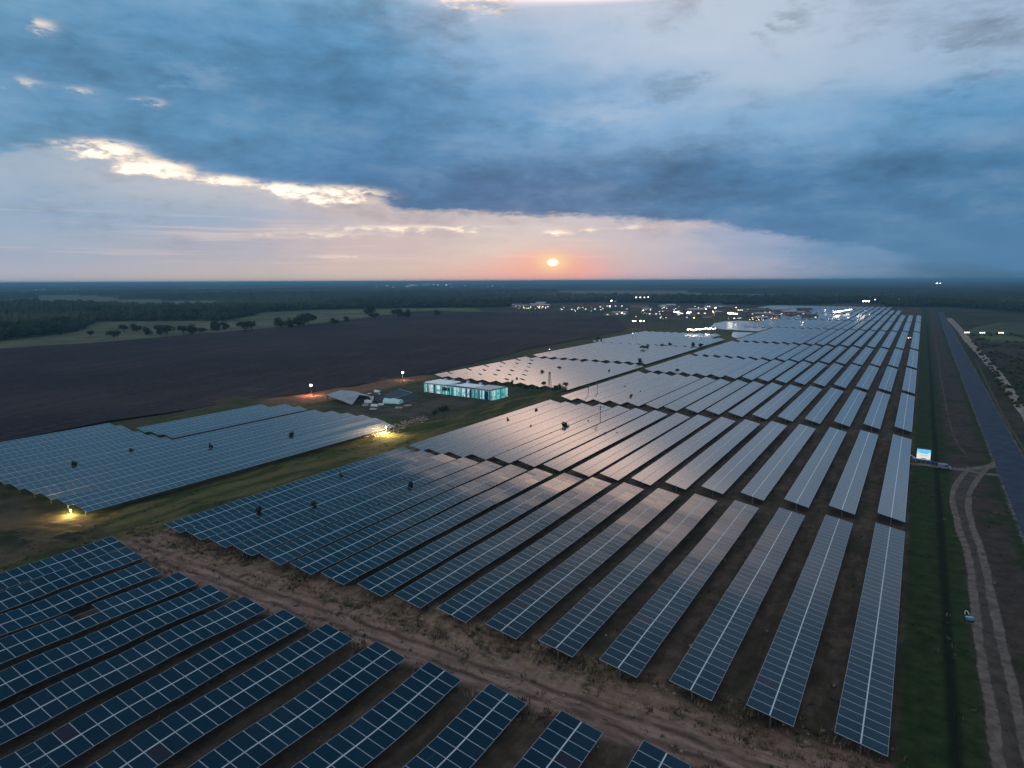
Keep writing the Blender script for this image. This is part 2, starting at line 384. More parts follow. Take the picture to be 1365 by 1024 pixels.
# right verge
rv = X.sm(0.6, 1.6)
vg = mixc(nt, band(X+(n1-.5)*3.0, 8.0, 15.5, 1.0)*n1.sm(0.35, 0.5), grassd, mixc(nt, n2.sm(.3,.7), (0.055, 0.043, 0.036, 1), (0.105, 0.080, 0.064, 1)))
vg = mixc(nt, band(X+(n1-.5)*.7, 5.0, 6.1, 0.4)*Y.sm(760, 700)*.8, vg, (0.008, 0.012, 0.007, 1))
vr = mixc(nt, nbig.sm(0.42, 0.56), (0.030, 0.036, 0.018, 1), (0.095, 0.075, 0.055, 1))
vr = mixc(nt, n1.sm(.4,.65), vr, (0.034, 0.044, 0.020, 1))
vg = mixc(nt, X.sm(22.0, 27.0), vg, vr)
col = mixc(nt, rv*Y.sm(1500, 1000), col, vg)
col = mixc(nt, n3.sm(0.25, 0.75)*0.5, col, mixc(nt, 1.0, col, (0.45, 0.45, 0.45, 1), 'MULTIPLY'))
nt.links.new(col.k, b.inputs['Base Color'])
bp = nt.nodes.new('ShaderNodeBump'); bp.inputs['Strength'].default_value = 0.7; bp.inputs['Distance'].default_value = 0.35
nt.links.new((n2*0.7+n3*0.3).k, bp.inputs['Height']); nt.links.new(bp.outputs[0], b.inputs['Normal'])
me.materials.append(mt); tag(link('ground', me), kind='structure')

# ------------------------------------------------------------------ flat sheets that lie on the ground
def strip(name, mat, path, width, z=0.03, jit=0.0, seg=3.0, kind='structure'):
    """a ribbon along a ground polyline, with uneven edges"""
    P = [Vector((p[0], p[1])) for p in path]; pts = []
    n = len(P)
    def cr(a, b, c, d, t):
        return 0.5*((2*b)+(-a+c)*t+(2*a-5*b+4*c-d)*t*t+(-a+3*b-3*c+d)*t*t*t)
    for i in range(n-1):
        a, b, c, d = P[max(i-1,0)], P[i], P[i+1], P[min(i+2,n-1)]; k = max(1, int((c-b).length/seg))
        for j in range(k): pts.append(cr(a, b, c, d, j/k))
    pts.append(P[-1]); v = []; f = []; W = width if isinstance(width, (list, tuple)) else (width, width)
    for i, p in enumerate(pts):
        t = (pts[min(i+1, len(pts)-1)]-pts[max(i-1, 0)]).normalized(); nn = Vector((-t.y, t.x)); w = (W[0]+(W[1]-W[0])*i/(len(pts)-1))/2
        for s_ in (1, -1):
            q = p+nn*s_*(w+jit*(1.0*mn.noise(Vector((p.x*.12, p.y*.12, s_*9.0)))+.5*mn.noise(Vector((p.x*.9, p.y*.9, s_*9.0))))); v.append((q.x, q.y, z + und(q.x, q.y) + (lump(q.x, q.y) if q.x > -230 else 0)))
    for i in range(len(pts)-1): f.append((2*i, 2*i+1, 2*i+3, 2*i+2))
    me = bpy.data.meshes.new(name); me.from_pydata(v, [], f); me.materials.append(mat)
    ul = me.uv_layers.new(name='UVMap')
    for i in range(len(f)):
        for j, q in enumerate((0, 1, 1, 0)): ul.data[i*4+j].uv = (q, i); return tag(link(name, me), kind=kind)
def gp(*px): return [at(*p).to_2d() for p in px]
M_ASPH = pmat('asphalt', (0.046, 0.064, 0.098), 0.8, var=0.22, vscale=0.35, spec=0.15)
M_TRK = pmat('pale_track', (0.165, 0.135, 0.115), 0.95, var=0.35, vscale=0.8)
M_TRK2 = pmat('worn_trail', (0.075, 0.058, 0.045), 0.95, var=0.4, vscale=0.5)
M_GRV = pmat('gravel_shoulder', (0.17, 0.155, 0.145), 0.95, var=0.4, vscale=0.7)
def worn(mt_, k=0.34):
    '''the surface breaks up towards the edges of the ribbon'''
    nt = mt_.node_tree; b = nt.nodes['Principled BSDF']
    uv = nt.nodes.new('ShaderNodeUVMap'); s_ = nt.nodes.new('ShaderNodeSeparateXYZ'); nt.links.new(uv.outputs[0], s_.inputs[0])
    g = nt.nodes.new('ShaderNodeNewGeometry'); P = S(nt, g.outputs['Position'])
    e = (S(nt, s_.outputs[0])-0.5).fn('ABSOLUTE')
    a = (e + (nz(nt, P, 1.1, 5, .7)-0.5)*0.42).sm(0.5, k-.06)
    nt.links.new(a.k, b.inputs['Alpha']); return mt_
worn(M_TRK); worn(M_TRK2); worn(M_GRV, .42)
def rc(y): return 20.0 + max(0, (y-500))*0.0022
rp = [(rc(y), y) for y in (-30, 40, 80, 120, 160, 200, 300, 400, 500, 600, 700, 800, 920, 1010)]
strip('road_shoulder', M_GRV, rp, 7.6, 0.045, 0.25)
strip('road', M_ASPH, rp, 6.0, 0.062, 0.03)
tl = gp((1292,624),(1275,645),(1270,665),(1277,700),(1290,740),(1299,800),(1305,860),(1322,950),(1331,1020))
tr = gp((1318,622),(1297,648),(1291,670),(1294,695),(1309,740),(1323,800),(1335,860),(1353,930),(1372,1010))
tl.append(tl[-1]+Vector((-.1,-20))); tr.append(tr[-1]+Vector((.0,-20)))
strip('dirt_track', M_TRK, tl, 1.35, 0.055, 0.2, 1.0); strip('dirt_track', M_TRK, tr, 1.35, 0.055, 0.2, 1.0)
strip('dirt_track', M_TRK2, [(a+b)/2 for a, b in zip(tl, tr)], (3.3, 2.7), 0.035, 0.25, 1.0)
strip('side_path', M_TRK, gp((1213,619),(1235,620),(1256,624),(1285,626),(1320,622),(1331,616)), 3.0, 0.05, 0.15, 1.2)
strip('side_path', M_TRK, gp((1270,624),(1300,630),(1333,634)), 2.4, 0.048, 0.2, 1.2)
strip('side_path', M_TRK, gp((1343,598),(1352,612),(1372,640)), 2.4, 0.05, 0.2, 1.2)
strip('trail', M_TRK2, gp((1247,452),(1254,500),(1261,540),(1267,568),(1276,590),(1289,608)), 1.0, 0.03, 0.3)
strip('trail', M_TRK2, gp((1300,478),(1330,540),(1365,600),(1385,640)), 1.0, 0.03, 0.3)
strip('dirt_road', pmat('far_track', (0.30,0.26,0.23), .95, var=.3, vscale=.2), gp((1264,424),(1278,438),(1291,455),(1310,475),(1335,505),(1355,535),(1380,575)), (6.0, 2.6), 0.05, 0.6)
strip('dirt_road', M_TRK2, gp((1200,423),(1235,424.5),(1263,424.5)), 9.0, 0.05, 0.8, 8)
strip('dirt_road', M_TRK2, gp((1310,457),(1340,457),(1380,459)), 5.0, 0.04, 0.8, 8)
strip('dirt_road', pmat('pale_far_road', (0.5,0.5,0.5), .9), gp((940,411),(1000,412),(1060,412.5),(1120,413),(1180,414)), 12, 0.05, 1.0, 20)
strip('dirt_road', MATS['pale_far_road'], gp((640,418),(700,422),(740,424),(780,425.5),(808,426.5)), (5, 9), 0.07, 1.0, 20)

# ploughed field
M_PL = bpy.data.materials.new('ploughed_soil'); M_PL.use_nodes = True; nt = M_PL.node_tree; b = nt.nodes['Principled BSDF']
b.inputs['Roughness'].default_value = 0.95; b.inputs['Specular IOR Level'].default_value = 0.1
g = nt.nodes.new('ShaderNodeNewGeometry'); sp = nt.nodes.new('ShaderNodeSeparateXYZ'); P = S(nt, g.outputs['Position']); nt.links.new(P.k, sp.inputs[0])
X, Y = S(nt, sp.outputs[0]), S(nt, sp.outputs[1]); ca, sa = cos(R(18)), sin(R(18))
ua = X*ca+Y*sa; va = Y*ca-X*sa
fur = nz(nt, comb(nt, ua*0.55, va*0.015), 1.0, 4, 0.7); patch = nz(nt, P, 0.012, 6, 0.6); fine = nz(nt, P, 0.4, 4, 0.7)
c = mixc(nt, patch.sm(0.38, 0.62), (0.022, 0.018, 0.025, 1), (0.064, 0.048, 0.053, 1))
c = mixc(nt, fur.sm(0.4, 0.65)*0.55, c, (0.022, 0.018, 0.024, 1))
fur2 = nz(nt, comb(nt, ua*0.11, va*0.006), 1.0, 5, 0.6)
c = mixc(nt, fur2.sm(0.42, 0.60)*0.7, c, (0.030, 0.024, 0.030, 1))
c = mixc(nt, fine.sm(0.45, 0.7)*0.4, c, (0.105, 0.080, 0.078, 1))
tram = ((ua+(patch-.5)*4.0)/27.0).fn('FRACT'); tr2 = (tram-0.5).fn('ABSOLUTE')
c = mixc(nt, tr2.sm(0.025, 0.008)*fine.sm(.3,.6)*0.55, c, (0.10, 0.080, 0.076, 1))
c = mixc(nt, nz(nt, P, 0.035, 5, .65).sm(.56,.70)*.55, c, (0.055, 0.055, 0.038, 1))
nt.links.new(c.k, b.inputs['Base Color'])
bp = nt.nodes.new('ShaderNodeBump'); bp.inputs['Strength'].default_value = 0.8; bp.inputs['Distance'].default_value = 0.5
nt.links.new(fur.k, bp.inputs['Height']); nt.links.new(bp.outputs[0], b.inputs['Normal'])
def polysheet(name, pts, mat, z, sub=10.0, jit=0.0):
    pts = [Vector((p[0], p[1])) for p in pts]; out = []
    for i, p in enumerate(pts):
        q = pts[(i+1) % len(pts)]; k = max(1, int((q-p).length/sub))
        for j in range(k):
            r = p.lerp(q, j/k); out.append((r.x+random.uniform(-jit, jit), r.y+random.uniform(-jit, jit), z))
    bm = bmesh.new(); bm.faces.new([bm.verts.new(p) for p in out]); bmesh.ops.triangulate(bm, faces=bm.faces[:])
    me = bpy.data.meshes.new(name); bm.to_mesh(me); bm.free(); me.materials.append(mat)
    return tag(link(name, me), kind='structure')
fp = gp((0,577),(150,562),(345,533),(375,529),(580,498),(700,466),(790,449),(838,439),(822,424),(740,418),(640,416),(560,415),(430,431),(300,443),(150,456),(0,466))
fp = [(-204,60)]+[tuple(p) for p in fp[1:]]+[(-900,150),(-900,20),(-204,20)]
polysheet('ploughed_field', fp, M_PL, 0.30, 14, 1.2)
# meadow strip beyond the ploughed field
mp = gp((-60,470),(0,465.6),(150,455.6),(300,442.6),(430,430.6),(560,414.6),(640,415.6),(640,411),(560,409),(350,415),(300,424),(130,425),(60,440),(-60,452))
polysheet('meadow', mp, pmat('meadow_grass', (0.115, 0.125, 0.060), 0.95, var=0.4, vscale=0.02), 0.25, 30, 3)
polysheet('meadow', gp((1180,401),(1215,397),(1245,398),(1253,402),(1230,403),(1190,403)), pmat('pale_clearing', (0.22,0.22,0.20), .95, var=.3, vscale=.01), 0.3, 60, 5)
polysheet('meadow', gp((1290,440),(1330,430),(1385,430),(1385,456),(1310,456)), pmat('field_green', (0.060,0.085,0.030), .95, var=.4, vscale=.02), 0.12, 20, 2)
# pond
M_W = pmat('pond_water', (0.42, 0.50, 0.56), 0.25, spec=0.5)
polysheet('pond', gp((947,436),(952,431.5),(965,429),(985,428),(1005,429),(1030,432.5),(1034,435),(1012,442.5),(985,441),(960,439.5)), M_W, 0.35, 6, .6)
polysheet('pond', gp((976,443),(1006,444),(983,452),(975,449)), M_W, 0.35, 5, .5)

# ------------------------------------------------------------------ solar tables
TILT = R(10.0); CP = 1.44; ML = 2.09; GAP = 0.09; MIDZ = 1.5
def t_pt(s_, z=0.0):                          # across the tilted table: s_ metres from its centre line (+ = right/low side)
    return Vector((s_*cos(TILT)+z*sin(TILT), 0, MIDZ - s_*sin(TILT)+z*cos(TILT)))
# one module, lying flat in its own frame
def module_mesh():
    m_ = MB(); w, l, fr, h = 1.415/2, ML/2, 0.023, 0.02
    o = [(-l,-w),(l,-w),(l,w),(-l,w)]; i_ = [(-l+fr,-w+fr),(l-fr,-w+fr),(l-fr,w-fr),(-l+fr,w-fr)]
    for k in range(4):
        a, b = o[k], o[(k+1)%4]; c, d = i_[(k+1)%4], i_[k]
        m_.face([(a[0],a[1],h),(b[0],b[1],h),(c[0],c[1],h),(d[0],d[1],h)], 1)
        m_.face([(a[0],a[1],-h),(b[0],b[1],-h),(b[0],b[1],h),(a[0],a[1],h)], 1)
    m_.face([(p[0],p[1],h-0.004) for p in i_], 0)
    m_.face([(p[0],p[1],-h) for p in o[::-1]], 2)
    return m_.mesh('solar_module', [M_GLASS, M_FRAME, M_BACK])
ME_MOD = module_mesh()
def post_mesh():
    m_ = MB(); m_.box((0,0,0.15), (0.16,0.12,2.5)); m_.box((0,0,1.32), (0.36,0.2,0.10)); return m_.mesh('post', M_STEEL)
ME_POST = post_mesh()
ME_CACHE = {}
def far_meshes(n, rows_, tilt):
    k = (n, rows_, round(tilt, 3))
    if k in ME_CACHE: return ME_CACHE[k]
    L = n*CP; W = rows_*ML; v = []; f = []; uvs = []
    step = 6; ks = list(range(0, n, step))+[n]
    for i in ks:
        for s_ in (-W/2, W/2): v.append((s_*cos(tilt), i*CP, MIDZ-s_*sin(tilt)))
    for a in range(len(ks)-1):
        f.append((2*a, 2*a+1, 2*a+3, 2*a+2)); uvs += [(ks[a], 0), (ks[a], rows_), (ks[a+1], rows_), (ks[a+1], 0)]
    me = bpy.data.meshes.new('module_sheet'); me.from_pydata(v, [], f); ul = me.uv_layers.new(name='UVMap')
    for i, q in enumerate(uvs): ul.data[i].uv = q
    me.materials.append(M_SHEET)
    m_ = MB()
    for s_ in (-W*0.27, W*0.27):
        m_.box((s_*cos(tilt), L/2, MIDZ-s_*sin(tilt)-0.10), (0.10, L-0.3, 0.12))
    for j in range(int(L//8)+1): m_.box((0, min(0.8+j*8, L-0.5), 0.65), (0.16, 0.12, 1.5))
    for s_ in (-W/2, W/2): m_.box((s_*cos(tilt)*1.004, L/2, MIDZ-s_*sin(tilt)-0.012), (0.04, L, 0.03), mi=1)
    fr = m_.mesh('support_frame', [M_STEEL, M_FRAME])
    m_ = MB(); m_.box((0, L/2, MIDZ+0.02), (0.12, L-0.1, 0.02)); rl = m_.mesh('centre_rail', M_RAIL)
    ME_CACHE[k] = (me, fr, rl); return ME_CACHE[k]
ORD = ['first','second','third','fourth','fifth','sixth','seventh','eighth','ninth','tenth','eleventh','twelfth','thirteenth','fourteenth','fifteenth','sixteenth','seventeenth','eighteenth','nineteenth','twentieth','twenty-first','twenty-second','twenty-third','twenty-fourth','twenty-fifth','twenty-sixth']
ntab = [0]
def table_near(xl, y0, n, label, group, missing=(), sway=1.15):
    """a table of separate modules that follow the swell of the land; xl = its left (high) edge"""
    xc = xl + ML*cos(TILT)+0.04; t = tag(empty('solar_array', (xc, y0, 0)), label, 'solar array', group)
    # its own slow sag along the length
    ph = random.random()*50
    def hz(i): return und(xc, y0+i*CP)*sway + 0.05*sway*mn.noise(Vector((xc*.2, (y0+i*CP)*0.06, ph)))
    for i in range(n):
        yc = (i+0.5)*CP; z = hz(i+.5); sl = math.atan2(hz(i+1)-hz(i), CP); tw = random.gauss(0, 0.0035)
        for s_, side in ((-(ML+GAP)/2, 0), ((ML+GAP)/2, 1)):
            if (i, side) in missing: continue
            p = t_pt(s_); o = bpy.data.objects.new('solar_module', ME_MOD); COL.objects.link(o); o.parent = t
            o.location = (p.x, yc, p.z+z); o.rotation_euler = (sl+random.gauss(0, .002), TILT+tw, 0)
    # rails follow the swell in short straight runs, but are one mesh each
    def rail(name, s_, dz, w, h, mat, e=0.1):
        m_ = MB(); K = max(2, n//3)
        for a in range(K):
            ya, yb = e+(n*CP-2*e)*a/K, e+(n*CP-2*e)*(a+1)/K
            pa, pb = t_pt(s_, dz), t_pt(s_, dz); za, zb = hz(ya/CP), hz(yb/CP)
            q = []
            for (yy, zz) in ((ya, za), (yb, zb)):
                for ox, oz in ((-w/2, 0), (w/2, 0), (w/2, -h), (-w/2, -h)):
                    q.append((pa.x+ox, yy, pa.z+zz+oz))
            i0 = len(m_.v); m_.v += q
            for k in range(4): m_.f.append((i0+k, i0+(k+1)%4, i0+4+(k+1)%4, i0+4+k)); m_.mi.append(0)
            if a == 0: m_.f.append((i0, i0+3, i0+2, i0+1)); m_.mi.append(0)
            if a == K-1: m_.f.append((i0+4, i0+5, i0+6, i0+7)); m_.mi.append(0)
        return m_.build(name, mat, t)
    rail('centre_rail', 0, 0.012, 0.07, 0.02, M_RAIL)
    rail('purlin', -1.15, -0.03, 0.08, 0.12, M_STEEL); rail('purlin', 1.15, -0.03, 0.08, 0.12, M_STEEL)
    for j in range(8):
        yy = 0.7+(n*CP-1.4)*j/7; o = link('post', ME_POST, t, (0, yy, hz(yy/CP)))
    ntab[0] += 1; return t
def table_far(xl, y0, n, label, group, rows_=2, rz=0.0, tilt=None, rail=True, dz=0.0):
    tilt = TILT if tilt is None else tilt
    me, fr, rl = far_meshes(n, rows_, tilt)
    xc = xl + rows_*ML/2*cos(tilt)*cos(rz)
    t = tag(empty('solar_array', (xc, y0, dz + (und(xc, y0+n*CP/2) if y0 < 300 else 0)), rz), label, 'solar array', group)
    link('module_sheet', me, t); link('support_frame', fr, t)
    if rail: link('centre_rail', rl, t)
    ntab[0] += 1; return t
K99 = 0.992
B1L = [-3.8,-11.4,-18.9,-26.6,-34.0,-41.2,-48.3,-55.2,-61.7,-68.6,-74.9,-81.3,-87.6,-93.9,-99.9,-105.7]
B0L = [-3.0,-10.5,-18.0,-26.1,-34.1,-41.9,-49.3,-57.1,-64.6,-72.1,-79.3,-86.3,-93.2,-100.2,-107.0]
def rowname(i): return 'the rightmost row' if i == 0 else ORD[i]+' row from the right'
g0 = 'solar arrays of the foreground block'
for i, xl in enumerate(B0L):
    if i < 2: continue
    ye = 51.6 if i < 12 else (50.8, 52.2, 53.5)[i-12]
    n = 42 if i < 10 else 40
    miss = {(30, 0), (31, 0)} if i == 11 else ()
    table_near(xl*K99, ye*K99-n*CP, n, 'dark blue solar array of the foreground block, %s visible row from the right' % ORD[i-2], g0, miss)
g1 = 'solar arrays of the first block beyond the dirt track'
for i, xl in enumerate(B1L):
    table_near(xl*K99, 60.9, 42, 'long solar array of the first block beyond the dirt track, %s' % rowname(i), g1, (), 0.35)
blocks = [  # y0 at the right, skew, y1, rows, description
 (126.6, -.028, 197.0, 16, 'second block beyond the dirt track'),
 (206.0, -.01, 271.0, 16, 'third block beyond the dirt track'),
 (277.0, .10, 352.0, 16, 'fourth block beyond the dirt track'),
 (358.0, .045, 446.0, 16, 'fifth block beyond the dirt track'),
 (455.0, .06, 598.0, 16, 'sixth block beyond the dirt track'),
 (608.0, .02, 738.0, 20, 'seventh block, level with the pond'),
 (745.0, .02, 878.0, 23, 'eighth block, where the right rows end'),
]
for bi, (y0, sk, y1, nr, desc) in enumerate(blocks):
    ey = (0.01, .09, .05, .065, .08, 0.02, .02)[bi]
    for i in range(nr):
        xl = B1L[i]*K99 if i < 16 else B1L[15]*K99 - 7.2*(i-15)
        a = y0 - sk*xl; e = y1 - ey*xl
        n = int((e-a)/CP)
        table_far(xl, a, n, 'solar array in the %s, %s' % (desc, rowname(i)), 'solar arrays of the '+desc.split(',')[0], rail=True, tilt=R((12.5,15.5,16,16,15,13,13)[bi]))
for (y0, y1, i0, i1, desc) in ((888, 1008, 3, 25, 'ninth block, far off'), (1016, 1130, 5, 28, 'farthest block before the pale road')):
    for i in range(i0, i1):
        xl = -3.8-7.4*i
        table_far(xl, y0, int((y1-y0)/CP), 'solar array in the %s, %s row from its right end' % (desc, ORD[i-i0]), 'solar arrays of the '+desc.split(',')[0], rail=False)
# left block
Ledges = [-128.6,-134.9,-141.2,-147.6,-153.9,-160.2]
gl = 'solar arrays of the separate left block'
for i, xl in enumerate(Ledges):
    x = xl*K99; y0 = 58.0; y1 = 140.5+ (0, 2.5, 4.5, 5.0, 4.5, 3, 1.5)[i]
    table_far(x, y0, int((y1-y0)/CP), 'solar array of the separate left block, %s row from the grass strip' % ORD[i], gl, rail=True)
for i, (xl, a, e) in enumerate([(-166.4,58,99.5),(-171.9,100.8,147),(-172.6,58,99.5),(-178.2,100.8,148),(-178.8,58,99.5),(-184.6,100.8,143),(-184.9,58,99.5),(-190.4,58,100.5),(-196.2,58,101)]):
    table_far(xl*K99, a, int((e-a)/CP), ('solar array at the ploughed field side of the left block, %s of the near group','solar array beside the dark slot in the left block, %s of the far group')[a > 60] % ORD[i], gl, rail=True)
# centre block behind the warehouse
gc = 'solar arrays of the block behind the lit warehouse'
CL = [-116.6-6.05*k for k in range(10)]
for k, x in enumerate(CL+[-177.1]):
    cuts = sorted([226.0+(-134.5-7.25*j-(x+2))*2.0 for j in range(6)])
    ys_ = [225.0+(k < 3)*-1.5]+[c_ for c_ in cuts if 230 < c_ < 299]+[304.5]
    for j in range(len(ys_)-1):
        n = int((ys_[j+1]-ys_[j]-.35)/CP)
        if n > 2: table_far(x*K99, ys_[j]+(.35 if j else 0), n, 'solar array nearest behind the lit warehouse, %s row from the right, %s piece back' % (ORD[k], ORD[j]), gc, dz=.1, tilt=R(15), rail=False)
for k, x in enumerate(CL+[-177.1]):
    table_far(x*K99-1.5, 309.5-0.02*x, int((399-309)/CP), 'solar array in the middle part behind the lit warehouse, %s row from the right' % ORD[k], gc, dz=.1, tilt=R(16.5))
for k, x in enumerate(CL+[-177.1, -183.1]):
    table_far(x*K99-2.5, 405, int(((470 if k < 2 else 506)-405)/CP), 'solar array in the far part behind the lit warehouse, %s row from the right' % ORD[k], gc, dz=.1, tilt=R(16.5))
print('tables', ntab[0])

# ------------------------------------------------------------------ trees and shrubs
M_LEAF = bpy.data.materials.new('foliage'); M_LEAF.use_nodes = True; nt = M_LEAF.node_tree; b = nt.nodes['Principled BSDF']
b.inputs['Roughness'].default_value = 0.8; b.inputs['Specular IOR Level'].default_value = 0.15
g = nt.nodes.new('ShaderNodeNewGeometry'); oi = nt.nodes.new('ShaderNodeObjectInfo')
f_ = nz(nt, S(nt, g.outputs['Position']), 0.9, 3, 0.6)
c = mixc(nt, f_.sm(0.35, 0.65), (0.018, 0.032, 0.014, 1), (0.055, 0.075, 0.026, 1))
c = mixc(nt, S(nt, oi.outputs['Random'])*0.5, c, (0.045, 0.050, 0.022, 1)); nt.links.new(c.k, b.inputs['Base Color'])
M_BARK = pmat('bark', (0.06, 0.048, 0.038), 0.9)
def crown_mb(mb, c, rx, rz, n, leaf, lumps=7, rnd=random):
    L = []
    for k in range(lumps):
        a = rnd.uniform(0, 2*pi); e = rnd.uniform(-0.5, 1.0); d = rnd.uniform(.25, .75)
        L.append((Vector((cos(a)*rx*d, sin(a)*rx*d, rz*e*.75)), rnd.uniform(.35, .6)))
    for i in range(n):
        lc, lr = rnd.choice(L); u = Vector((rnd.gauss(0,1), rnd.gauss(0,1), rnd.gauss(0,1))).normalized()*(rnd.random()**.4)*lr
        p = Vector(c)+lc+Vector((u.x*rx, u.y*rx, u.z*rz))
        t = Vector((rnd.gauss(0,1), rnd.gauss(0,1), rnd.gauss(0,.7))).normalized(); q = t.cross(Vector((rnd.gauss(0,1), rnd.gauss(0,1), rnd.gauss(0,1)))).normalized()
        s_ = leaf*rnd.uniform(.6, 1.3); mb.face([p-t*s_, p+q*s_*.6, p+t*s_, p-q*s_*.6])
TREEV = []
for k in range(5):
    rt = random.Random(100+k); c_ = MB(); h = 5.0
    rx = (1.7, 1.25, 2.1, 0.95, 1.9)[k]; rz = (1.7, 1.9, 1.5, 2.2, 1.3)[k]
    crown_mb(c_, (0,0,h-rz), rx, rz, 620, 0.24, 9, rt)
    tr_ = MB(); tr_.tube((0,0,-.1), (0.1,0.05,h-rz*1.2), 0.15, 0.09, 7)
    for j in range(5):
        a = rt.uniform(0, 2*pi); tr_.tube((0.08,0.04,h-rz*(1.5+.1*j)), (cos(a)*rx*.6, sin(a)*rx*.6, h-rz*.7+.1*j), 0.06, 0.02, 5)
    TREEV.append((c_.mesh('crown', M_LEAF), tr_.mesh('trunk', M_BARK)))
def tree(kind, loc, h, v, label, group, cat='tree'):
    t = tag(empty(kind, loc, random.uniform(0, 6.28)), label, cat, group)
    a = link('crown', TREEV[v][0], t); b_ = link('trunk', TREEV[v][1], t); t.scale = (h/5*random.uniform(.85,1.15)*(1.12 if kind == 'meadow_tree' else 1),)*2+(h/5*(.85 if kind == 'meadow_tree' else 1),); return t
# small trees growing up between the rows
gsp = 'small trees poking up between the solar rows'
sp_list = [(100,622,'leaning forked shrub on the separate left block nearest the field corner'),(176,604,'dark twiggy shrub on the left block, second from its near end'),(281,599,'dark low shrub in the middle of the separate left block'),(388,583,'shrub nearest the far lit end of the left block'),
 (345,682,'dark shrub closest to the dirt track in the first block'),(418,674,'dark rounded shrub right of the one closest to the track'),(455,637,'dark shrub nearest the grass strip in the first block'),(547,647,'rounded shrub farthest right of those in the first block'),
 (707,567,'brown bush leftmost of the cluster in the second block'),(736,579,'brown bush in front at the left of the second block cluster'),(737,567,'small green bush behind in the second block cluster'),(753,571,'largest round brown tree of the second block cluster'),(783,562,'upright two-stemmed bush behind the largest round tree'),(793,571,'small bush just left of the mast in the second block'),(807,580,'reddish upright bush front right of the second block cluster'),(823,577,'rightmost low bush of the second block cluster'),(677,559,'dark ball-shaped bush at the grass edge of the second block'),(715,547,'low bush at the far grass edge of the second block'),
 (832,517,'upper small dark bush on the third block'),(841,528,'dark bush below the upper one on the third block'),(853,522,'dark bush right of its pair on the third block')]
for i, (x, y, lb) in enumerate(sp_list):
    p = at(x, y, MIDZ); y = p.y; h = 1.95+random.uniform(-.3, .4) + (0.9 if i in (11,) else 0) + (0.5 if i < 8 else 0)
    tree('shrub', (p.x, p.y, und(p.x, p.y)), h*1.08, (3,1)[i % 2], lb, gsp, 'shrub')
# trees behind / around the centre block
gcb = 'bushes round the block behind the warehouse'
for i, (x, y, h, lb) in enumerate([(688,509,3.5,'low bush at the right end of the slanting arrays'),(723,500,4.5,'small dark bush inside the near part of the centre block'),(745,494,4,'bush on the near centre block beside the dark corridor'),(776,485,4.5,'dark tree standing in the corridor of the centre block'),(857,468,6,'dark tree standing above the middle part of the centre block'),(863,466,5.5,'tree just right of the tree above the middle part'),(853,486,6,'tree where the two corridors of the centre block meet the green strip'),(797,455,6,'bush at the field edge of the centre block'),(801,456,5,'second bush at the field edge of the centre block'),(882,464,5,'bush on the far corridor of the centre block'),(893,462,5,'bush right of the bush on the far corridor'),(924,463,6,'tree at the right end of the far corridor'),(934,465,6,'tree beside the green strip right of the far corridor'),(812,498,4,'bush at the strip edge below the centre block'),(903,498,4,'bush in the corridor of the third block')]):
    p = at(x, y+2.5, 0.0); tree('bush', (p.x, p.y, 0), h*.72, i % 5, lb, gcb, 'bush')
for i in range(26):
    x = 684+i*5.2+random.uniform(-2,2); y = 519+random.uniform(-2, 6)+ (i-4)*0.15
    p = at(x, y); 
    if p.x > -113: continue
    tree('bush', (p.x, p.y, 0), random.uniform(1.8, 3.4), (0,2,4)[i % 3], 'dark bush in the hedge-like row between the warehouse and the green strip', 'bushes right of the warehouse', 'bush')
tree('bush', at(592,560), 4.2, 4, 'broad dark bush beside the pale debris heap', 'bushes near the debris', 'bush'); tree('bush', at(580,560), 3.0, 2, 'lower dark bush left of the broad one by the debris', 'bushes near the debris', 'bush')
# trees on the meadow beyond the ploughed field
gm = 'trees on the meadow beyond the ploughed field'
mt_ = [(80,447,5),(151,451,8),(165.6,443,8),(182,443,9),(197,447,9),(213,447,10),(223,447,11),(245,446,9),(256,446,10),(288,441,12),(300,440,9),(326,441,11),(336,440,10),(375,438,12),(388,437,11),(398,436,14),(405,436,14),(412,434,15),(446,433,8),(462,429,8),(492,422,17),(499,425,9),(530,424,13),(536,424,12),(543,423,12),(583,421,9),(270,444,6),(120,449,6)]
for i, (x, y, h) in enumerate(mt_):
    p = at(x, y); tree('meadow_tree', (p.x, p.y, -h*.42), h*1.4, (0,2,4,0,1)[i % 5], ('dark tree on the meadow beyond the field, %s from the left' % ORD[i]) if i < 26 else ('small low meadow bush between two tree groups','small bush at the left meadow edge')[i-26], gm)
# forest: near edges as single crowns, the depth as one canopy; one mass nobody could count
fe_px = [(-90,462),(-40,458),(0,455),(60,448),(104,442),(118,434),(126,429),(200,428.5),(300,428),(335,421),(345,417),(420,413.5),(520,411.5),(600,410.5),(672,409.5),(690,404),(800,403),(900,404),(1000,406),(1090,406),(1130,404),(1175,405),(1185,409),(1262,409.5),(1290,411),(1365,416),(1460,420)]
fb = [at(*p) for p in fe_px]
azd = [(math.atan2(p.x, p.y), p.to_2d().length) for p in fb]
def edge_d(a):
    for (a0, d0), (a1, d1) in zip(azd, azd[1:]):
        if a0 <= a <= a1:
            t = (a-a0)/(a1-a0); return 1/((1/d0)*(1-t)+(1/d1)*t)
    return None
fo = MB(); rf = random.Random(5)
a_lo, a_hi = azd[0][0], azd[-1][0]
NA, ND = 620, 46
vs = {}
def clear(x, y, d):
    if d < 1000: return False
    return mn.noise(Vector((x*0.0007, y*0.0019, 2.0))) > 0.24
